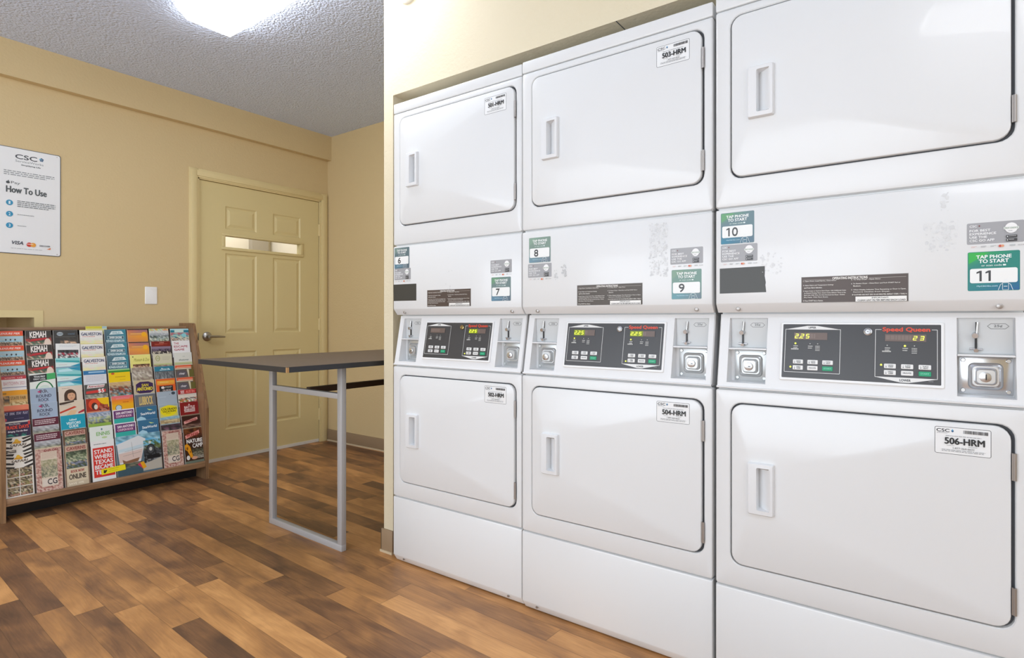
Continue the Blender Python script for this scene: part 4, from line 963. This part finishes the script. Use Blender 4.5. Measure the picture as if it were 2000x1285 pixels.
def a_cavern(m, big=False):
    m.R(0, 0, 1, 2.85, '#6b4f3e' if not big else '#7e6552'); m.R(.06, .04, .95, 2.8, '#cdbda2') if big else None
    m.R(.08, .10, .92, .46, '#c9a492'); m.T('CAVERNS', .12, .14, .88, .36, '#8f4a42'); m.F(.08, .44, .92, 1.6 if big else 1.1, 9, 9, [['#4f5a48', '#7f8a6e', '#39402f'], ['#6c7a5c', '#a3ab8c', '#46523c'], ['#5b6f5a', '#c3c3a3', '#7f8f74'], ['#6c7488', '#8d94a8', '#c4b083', '#4a5046'], ['#5a6b54', '#3c4a38', '#7c86a0']], 7)
    if big: m.R(.08, 1.6, .92, 2.5, '#d9ccb0'); m.T('BOOK NOW', .24, 1.72, .78, 1.90, '#a8564c'); m.T('ONLINE', .16, 2.0, .84, 2.34, '#4e4238'); m.T('SAVE 10%', .14, 2.56, .74, 2.70, '#efe6d2')
def a_face(m):
    m.R(0, 0, 1, 2.8, '#d9c8ba', '#e0d2c2'); m.B(.14, .14, .60, .20, 1, '#8f8270', 3); m.E(.48, .66, .26, .42, '#4a3328'); m.R(.22, .66, .74, 1.1, '#4a3328'); m.E(.52, .72, .165, .30, '#d7a583'); m.P([(.34, .58), (.44, .34), (.62, .34), (.70, .60), (.56, .48), (.42, .52)], '#46301f')
    for u in (.46, .58): m.E(u, .66, .020, .018, '#3a2820')
    m.E(.52, .86, .045, .025, '#b5675c')
def a_stripe(m): m.R(0, 0, 1, 2.8, '#dccdb8'); m.P([(0, .10), (.6, .0), (.6, .10), (.2, .22), (0, .24)], '#45352c'); m.P([(0, .72), (.6, .40), (.7, .48), (0, .84)], '#c63a24'); m.P([(.75, .84), (1, .66), (1, .84), (.75, .94)], '#b02a3a'); m.P([(.25, 1.0), (.45, .66), (.7, .70), (.6, 1.0)], '#e0bb90'); m.B(.05, .26, .5, .32, 1, '#a3a6a6', 2)
def a_teal(m): m.R(0, 0, 1, 2.8, '#169fb9'); m.T('Lubbock', .34, .26, .64, .40, '#d8f0f2', True, .2); m.T('VISITORS', .22, .48, .80, .66, '#dff3f4'); m.T('GUIDE', .32, .70, .70, .88, '#dff3f4'); m.F(0, .96, 1, 1.2, 6, 2, [['#6d9c9c', '#5a4a42', '#b7c9c4']], 3)
def a_five(m): m.R(0, 0, 1, 2.8, '#55534f'); m.P([(.14, .04), (.90, .04), (.84, .26), (.10, .28)], '#e6e2e0'); m.T('Attractions', .16, .08, .84, .22, '#b8404a', True, .2); m.P([(.06, .48), (.92, .40), (.92, .60), (.06, .66)], '#d23c36'); m.T('$5', .58, .36, .84, .68, '#f4eeee'); m.F(0, .74, 1, 1.1, 7, 3, [['#8b8a84', '#6a6864', '#aeb09c'], ['#5c5a56', '#c2c0ae']], 3)
def a_fire(m): m.R(0, 0, 1, 2.8, '#a3301e'); m.P([(.46, 0), (1, 0), (1, .72), (.82, .52), (.66, .40)], '#efc213'); m.E(.36, .42, .25, .38, '#e2502a'); m.E(.36, .56, .13, .26, '#4a2a22'); m.E(.42, .62, .08, .18, '#dfd8c8'); m.F(.55, .5, .95, 1.0, 4, 4, [['#b9624a', '#7c2a1e'], ['#c98a78', '#5b1f1a']], 4); m.R(0, .92, 1, 1.0, '#d98c6c')
def a_house(m): m.R(0, 0, 1, 2.8, '#86a04e'); m.F(0, 0, 1, .86, 9, 6, [['#7f93b4', '#a9b5c8'], ['#a8b2c0', '#76889f', '#c9ccd2'], ['#c4cfa0', '#8fa0b4', '#a8b078'], ['#6b7a66', '#b4bc7c', '#8290a8'], ['#56644e', '#a8ae74', '#4c5360']], 3); m.R(0, .80, 1, 1.0, '#8fb04c')
def a_ennis(m): m.R(0, 0, 1, 2.8, '#e4ebe4'); m.E(.52, .22, .035, .08, '#6a8a98'); m.T('ENNIS', .28, .40, .86, .66, '#8cbf78'); m.E(.62, .82, .12, .07, '#bcd49a')
def a_stand(m):
    m.R(0, 0, 1, 2.85, '#ecebea'); m.B(.12, .20, .90, .32, 1, '#8b8f92', 3); m.R(.06, .48, .97, 2.55, '#d8352c')
    for i, s_ in enumerate(('STAND', 'WHERE', 'TEXAS', 'BECAME', 'TEXAS')): m.T(s_, .12, .62+.36*i, .90, .90+.36*i, '#f4ecea')
def a_clock(m): m.R(0, 0, 1, 2.8, '#f0b21c'); m.R(0, 0, 1, .34, '#f08a2a', '#e66a86'); m.R(0, .34, 1, .62, '#f0a81c', '#f08a2a'); m.B(.2, .14, .85, .30, 2, '#e78fa6', 3); m.B(.50, .46, .90, .58, 1, '#c75a1e', 3); m.E(.30, .88, .15, .22, '#5a5e66'); m.E(.30, .88, .125, .185, '#bcd0da')
def a_collage(m): m.R(0, 0, 1, 2.8, '#8f7a68'); m.F(0, 0, 1, 1.1, 9, 8, [['#d3b58a', '#c9a878'], ['#c4b090', '#8a5a42', '#b9a58c'], ['#a5482f', '#7c4232', '#b7b4ae', '#6b5a4c'], ['#9c4a34', '#c2795c', '#a8b0b4', '#57504a'], ['#6d9aa8', '#a9846a', '#4c4a44'], ['#5f8a5c', '#8a6a50', '#4f8aa0', '#c2c0b4']], 6)
def a_coupon(m): m.R(0, 0, 1, 2.8, '#efe9ee'); m.R(.04, .07, .96, 1.1, '#6c3a72'); m.T('SAN ANTONIO', .14, .18, .90, .36, '#f1e6ee', True, 0, .001); m.T('COUPON BOOK', .14, .42, .86, .58, '#e9c3d6'); m.R(.04, .66, .96, 1.2, '#35b0a6')
def a_san(m): m.R(0, 0, 1, 2.8, '#b9ab92', '#cdbf9c'); m.P([(.10, .30), (.30, .12), (.72, .12), (.94, .28), (.94, .86), (.78, 1.0), (.26, 1.0), (.10, .86)], '#3d2556'); m.T('SAN', .38, .28, .70, .48, '#ecd83c'); m.T('ANTONIO', .14, .54, .90, .80, '#ecd83c')
def a_grayb(m): m.R(0, 0, 1, 2.8, '#6b7078'); m.R(0, 0, 1, .06, '#a9adb8'); m.T('LUBBOCK', .20, .22, .86, .84, '#dcc27c')
def a_sea(m): m.R(0, 0, 1, 2.8, '#2f6794', '#3c7396'); m.P([(.52, .18), (.80, .30), (.62, .32)], '#cfe08a'); m.T('SeaWorld', .20, .46, .90, .64, '#eef4f6', True, 0, .001); m.P([(0, .88), (.2, .72), (.40, .86), (.48, 1.1), (0, 1.1)], '#a9d2e4'); m.R(.4, .74, 1, .80, '#41759f')
def a_train(m):
    m.R(0, 0, 1, 2.9, '#5f7480'); m.F(.0, .0, 1, .6, 8, 3, [['#5c8fa6', '#7aa9bc', '#9fd0e0'], ['#bfe0ea', '#79bfe0', '#56aedb']], 3)
    m.P([(.02, .55), (.50, .10), (.66, .40), (.52, 2.0), (.06, 2.1)], '#dfe3e6'); m.P([(.05, .95), (.62, .75), (.60, 1.0), (.05, 1.15)], '#c9dbe4'); m.P([(.05, 1.25), (.58, 1.1), (.54, 1.8), (.06, 1.9)], '#dcc6bd')
    for a, b, c, d in ((.34, .5, .36, 1.6), (.18, 1.15, .56, 1.0), (.14, 1.45, .54, 1.3)): m.line((m.X(a), m.Z(b)), (m.X(c), m.Z(d)), .0012, '#6c6258')
    m.P([(.12, 1.7), (.20, 1.85), (.50, 1.7), (.46, 1.98), (.14, 2.02)], '#8a6248'); m.F(.0, 2.0, .55, 2.4, 6, 3, [['#4a4238', '#8b7f6c', '#5a6a5a'], ['#3c4c50', '#6a7470']], 4)
    m.F(.60, .55, 1, 2.2, 8, 10, [['#79c0e2', '#6c8a6a', '#4e6b3c'], ['#3c4238', '#6b7a4c', '#8a9a9c'], ['#1c1e22', '#3a3d42', '#54585c'], ['#24262a', '#7c8286', '#141518'], ['#2a2c30', '#8f9496', '#1b1c20']], 5)
    m.E(.76, 1.25, .10, .40, '#26282c'); m.E(.76, 1.25, .075, .30, '#4a4e52'); m.E(.76, 1.22, .035, .14, '#c9ccc8'); m.E(.75, .72, .03, .10, '#d8d8cc'); m.R(.66, 1.66, .96, 1.95, '#17181c')
    m.P([(.50, 2.3), (1, 1.95), (1, 2.75), (.56, 2.75)], '#b9b4a8'); m.R(0, 2.36, .56, 2.85, '#3f5966'); m.P([(.50, 2.10), (.58, 2.04), (.64, 2.5), (.56, 2.6)], '#e6a51e'); m.P([(.44, 2.2), (.50, 2.10), (.56, 2.6)], '#c9385a')
def a_orangeb(m): m.R(0, 0, 1, 2.8, '#e2602c'); m.R(0, 0, 1, .16, '#df6a30'); m.R(.06, .16, .96, .48, '#e8973a', '#f0b43c'); m.B(.2, .26, .85, .38, 1, '#f3d78c', 3); m.R(.16, .56, .86, 1.1, '#252528'); m.E(.34, .70, .09, .10, '#e9e0e0'); m.T('MAP', .48, .62, .80, .74, '#b9b4ac'); m.T('GUIDE', .32, .86, .74, .98, '#d8c8c4')
def a_pale(m): m.R(0, 0, 1, 2.8, '#a9b8c6'); m.E(.82, .18, .10, .12, '#3f4c58'); m.E(.63, .26, .02, .03, '#6c7a88'); m.B(.1, .40, .6, .52, 1, '#bccad6', 3)
def a_colo(m): m.R(0, 0, 1, 2.8, '#a3b4bc'); m.P([(.05, .20), (.5, .04), (.95, .18), (.95, .92), (.05, .98)], '#d9d26a'); m.E(.5, .5, .43, .42, '#efdf1e'); m.T('COLORADO', .12, .28, .92, .44, '#5a5a1a'); m.T('VACATION', .18, .48, .84, .62, '#5a5a1a'); m.B(.34, .68, .70, .76, 1, '#b0a81c', 3)
def a_land(m): m.R(0, 0, 1, 2.8, '#4a4148'); m.F(0, 0, 1, .5, 7, 3, [['#86b4c8', '#9fc6d2'], ['#c9b48a', '#b09a72'], ['#cdbb90', '#8f7d66']], 3); m.B(.2, .26, .9, .40, 1, '#e3d3a4', 2); m.R(0, .50, 1, .58, '#9fb4ba'); m.F(0, .58, 1, 1.1, 7, 4, [['#3a3238', '#55404c'], ['#4c3c44', '#7a5668', '#2b272b'], ['#9a8c88', '#3c3438']], 6)
def a_food(m): m.R(0, 0, 1, 2.8, '#d9d0c4'); m.R(0, 0, 1, .36, '#b52a2c'); m.T('SEE', .14, .08, .34, .30, '#f0dcdc'); m.T('AUSTIN', .42, .08, .90, .30, '#f08a80'); m.F(0, .48, 1, 1.1, 8, 5, [['#e6ddd0', '#ded6ca'], ['#c9785c', '#3c3a34', '#d8cdc4'], ['#d6462e', '#8f9a4a', '#eceae2', '#b9a38a'], ['#ece6da', '#5a3a2c', '#6a7a4a']], 4)
def a_battle(m): m.R(0, 0, 1, 2.8, '#8a1d1d'); m.P([(.44, .26), (.5, .14), (.56, .26)], '#e9c9c4'); m.T('BATTLE', .24, .32, .80, .52, '#f0dcd8'); m.R(.22, .56, .80, .70, '#e8d8d4'); m.T('OF TEXAS', .26, .58, .76, .68, '#8a1d1d'); m.R(.22, .74, .80, .80, '#e9d6d2')
def a_brown(m): m.R(0, 0, 1, 2.8, '#3a1c14'); m.R(0, 0, 1, .08, '#8b7a62'); m.P([(.10, .50), (.84, .24), (.86, .44), (.12, .72)], '#eaa9a0'); m.T('WONDER', .18, .42, .80, .60, '#a34a48', True, 0, .006); m.F(0, .76, 1, 1.1, 5, 3, [['#5a4038', '#8a6a5a'], ['#3a221a', '#7c5f50']], 4)
def a_giraffe(m):
    m.R(0, 0, 1, 2.85, '#3d2214'); m.R(0, 0, 1, .07, '#9c8a6c'); m.F(0, .07, 1, .8, 5, 4, [['#5a2f1a', '#3c2012', '#7a4422']], 3); m.P([(.08, .60), (.84, .26), (.86, .52), (.10, .86)], '#ea9c92'); m.T('WONDER', .16, .50, .80, .74, '#b04a44', True, 0, .007)
    m.T('NATURE', .14, .92, 1.0-.02, 1.22, '#f4f2ee'); m.T('CAMP', .44, 1.30, .98, 1.62, '#f4f2ee'); m.F(.4, 1.7, 1, 2.5, 6, 7, [['#3c3426', '#5a5a48'], ['#6a6a5a', '#8f8a72', '#4a3c2c'], ['#7a7468', '#a8a294']], 4)
    m.P([(.02, 1.35), (.14, 1.22), (.30, 1.5), (.42, 2.3), (.30, 2.4), (.14, 1.8), (.03, 1.7)], '#e39a1e'); m.E(.14, 1.62, .05, .12, '#8a4f12'); m.E(.30, 1.9, .03, .1, '#8a4f12'); m.E(.16, 2.35, .09, .18, '#e6e2dc'); m.E(.5, 2.42, .16, .12, '#d8a286'); m.R(0, 2.62, 1, 2.85, '#6e7a6c')

# columns from left to right, rows from the top down: (artwork, look, where)
C = [
 [(a_pier, 'orange-headed leaflet with horses on a beach, topmost in the leftmost column'), (a_pier, 'orange-headed leaflet with horses on a beach, middle of three alike at the left'), (a_pier, 'orange-headed leaflet with horses on a beach, lowest of three alike at the left'),
  (a_bay, 'white leaflet with a red stripe across its top, leftmost column above the golden one'), (a_gold, 'golden leaflet with tan pictures, leftmost column under the red-striped white one'), (a_navy2, 'navy leaflet with a salmon head band, leftmost column under the golden one'),
  (a_trade, 'dark purple leaflet with orange-red lettering, leftmost column above the zebra stripes'), (lambda m: a_zebra(m), 'zebra-striped safari leaflet half hidden behind another alike, bottom left of the rack'), (lambda m: a_zebra(m, True), 'zebra-striped safari leaflet with animal photos, bottom left corner of the rack')],
 [(a_kemah, 'dark leaflet with white slanted letters, topmost of three alike in the second column'), (a_kemah, 'dark leaflet with white slanted letters, middle of three alike in the second column'), (a_kemah, 'dark leaflet with white slanted letters, lowest of three alike in the second column'),
  (a_green, 'white leaflet with a green arc and black head, second column above the pale blue ones'), (a_rr, 'pale blue town leaflet, upper of two alike in the second column'), (a_rr, 'pale blue town leaflet, lower of two alike in the second column'),
  (a_maroon, 'maroon-headed leaflet with a grey landscape, upper of two alike in the second column'), (a_maroon, 'maroon-headed leaflet with a grey landscape, lower of two alike in the second column'), (a_map, 'pinkish map-patterned leaflet in the bottom row beside the zebra-striped one')],
 [(a_burger, 'charcoal leaflet with a round grey logo, top row, third column'), (a_car, 'white leaflet with a black and white photo band, second row, third column'), (a_wave, 'turquoise wave leaflet, upper of two alike in the third column'), (a_wave, 'turquoise wave leaflet, lower of two alike in the third column'),
  (a_face, 'beige leaflet with a dark-haired face, third column'), (a_stripe, 'cream leaflet with red diagonal stripes, third column under the face'), (a_teal, 'plain turquoise leaflet with white lettering, third column above the cave ones'), (lambda m: a_cavern(m), 'brown cave leaflet half hidden behind another alike, third column'), (lambda m: a_cavern(m, True), 'brown-framed cave leaflet with a green photo, bottom row, third column')],
 [(a_galv, 'white and yellow leaflet with spaced dark letters, topmost of three alike in the fourth column'), (a_galv, 'white and yellow leaflet with spaced dark letters, middle of three alike in the fourth column'), (a_galv, 'white and yellow leaflet with spaced dark letters, lowest of three alike in the fourth column'),
  (a_blue, 'pale leaflet with a blue head band, fourth column under the three white ones'), (a_five, 'dark grey leaflet with a red band and a price, fourth column'), (a_fire, 'fiery red and yellow leaflet, fourth column under the grey one'), (a_house, 'leaflet with a house on a green lawn, fourth column'), (a_ennis, 'white leaflet with pale green lettering, fourth column above the red block'), (a_stand, 'white leaflet with a large red block of letters, bottom row')],
 [(a_adv, 'blue-teal adventure leaflet, topmost of three alike in the fifth column'), (a_adv, 'blue-teal adventure leaflet, middle of three alike in the fifth column'), (a_adv, 'blue-teal adventure leaflet, lowest of three alike in the fifth column'), (a_yellow, 'bright yellow leaflet with a green top edge, fifth column'),
  (a_collage, 'leaflet with a reddish-brown photo collage, fifth column under the bright yellow one'), (a_clock, 'pink, orange and yellow leaflet with a round dial, fifth column'), (a_coupon, 'purple and teal coupon leaflet, upper of two alike in the fifth column'), (a_coupon, 'purple and teal coupon leaflet, lower of two alike in the fifth column'), None],
 [(a_sunset, 'orange sunset leaflet in the top row, upper of two alike'), (a_sunset, 'orange sunset leaflet in the second row, lower of two alike'), (a_museum, 'yellow-green leaflet with a brown photo strip, sixth column'), (a_stone, 'taupe stone-coloured leaflet, sixth column under the yellow-green one'),
  (a_san, 'tan leaflet with yellow letters on a purple badge, sixth column'), (a_grayb, 'grey leaflet with tall tan letters, sixth column under the purple badge'), (a_sea, 'deep blue ocean-park leaflet, upper of two alike in the sixth column'), (a_sea, 'deep blue ocean-park leaflet, lower of two alike in the sixth column'), None],
 [(a_aerial, 'leaflet with a pale aerial photo, top row, seventh column'), (a_people, 'dark red leaflet with a row of figures, second row, seventh column'), (a_circle, 'beige leaflet with an olive circle, seventh column'), (a_bldg, 'teal-headed leaflet over grey buildings, seventh column'),
  (a_orangeb, 'orange leaflet with a black centre, seventh column'), (a_pale, 'plain pale blue-grey leaflet with a dark oval, seventh column'), (a_colo, 'yellow oval on a pale blue leaflet, seventh column'), (a_land, 'dark landscape leaflet with a tan strip, seventh column above the map-patterned one'), (a_map, 'pinkish map-patterned leaflet in the bottom row right of the wide train magazine')],
 [(a_aqua, 'aqua and white leaflet in the top right corner of the rack'), (a_escape, 'plain white leaflet with thin pink letters, second row, rightmost column'), (a_plain, 'pale grey leaflet with a green foot, rightmost column under the white one'), (a_orange, 'orange-banded olive leaflet, upper of two alike in the rightmost column'), (a_orange, 'orange-banded olive leaflet, lower of two alike in the rightmost column'),
  (a_food, 'red-headed leaflet with a food photo, rightmost column'), (a_battle, 'plain dark red leaflet with white lettering, rightmost column'), (a_brown, 'dark brown leaflet with a tilted pink label, rightmost column'), (a_giraffe, 'brown leaflet with a giraffe, bottom right corner of the rack')],
]
rj = random.Random(11)
for ci, colm in enumerate(C):
    for ri, it in enumerate(colm):
        k = ri+1; jx, jz, jr = rj.uniform(-.002, .002), rj.uniform(-.0035, .0035), rj.uniform(-.006, .006)
        if it is None: continue
        art, lab = it; yb, zb_ = row_pos(k)
        w_ = .1155 if art not in (a_face, a_circle, a_escape, a_plain, a_bay) else .112
        if art is a_car: jr = .03
        x = .853+.1253*ci+(.1253-w_)/2+jx
        th_ = .0045; h = .2300
        m = Leaf(); m.setup(w_, h, th_); m.box((0, -th_, 0), (w_, 0, h), color='#e9e7e2'); art(m)
        o = m.build('leaflet', M['print'], None, loc=(x, yb+.0004, zb_+.0004), rot=(-TH, 0, 0), smooth=False)
        o.rotation_euler = (-TH, jr, 0) if k < 9 else (-TH, 0, 0)
        o.location.z += max(0, jr)*w_+.0004+abs(jz) if k < 9 else 0
        tag(o, lab, 'leaflet', 'travel leaflets in the rack')
yb, zb_ = row_pos(9)
m = Leaf(); m.setup(.242, .2360, .0045); m.box((0, -.0045, 0), (.242, 0, .2360), color='#dfe0de'); a_train(m)
tag(m.build('magazine', M['print'], None, loc=(.853+.1253*4+.004, yb+.0004, zb_+.0004), rot=(-TH, 0, 0), smooth=False), 'wide magazine with a sailing ship and a black steam locomotive, bottom row of the rack', 'magazine')
m = MB(); m.box((0, -.0012, 0), (.122, 0, .031), color='#f0e21a'); m.y = -.0013
m.poly([(.010, .008), (.018, .006), (.026, .014), (.030, .024), (.020, .022), (.012, .026)], '#2c2c20'); m.bars(.036, .017, .112, .024, 1, '#b5aa1c', 3); m.bars(.036, .008, .10, .012, 1, '#b5aa1c', 4)
tag(m.build('shelf_tag', M['print'], None, loc=(1.279, yb+.0004+.035*TAN-.0052, zb_+.035), rot=(-TH, -.06, 0), smooth=False), 'small yellow tag stuck across the foot of the red-block leaflet and the magazine', 'tag')
# papers slipped behind the top row
m = MB(); m.box((0, -.0010, 0), (.11, 0, .10), color='#e6e3a0'); m.y = -.0011; m.rect(.001, .085, .085, .099, '#d6cc46'); m.rect(.085, .085, .109, .099, '#a9c6d2')
tag(m.build('loose_leaflet', M['print'], None, loc=(1.272, 4.072, .900), rot=(-.06, 0, 0), smooth=False), 'loose pale leaflet slipped in behind the top row, above the spaced-letter ones', 'leaflet')
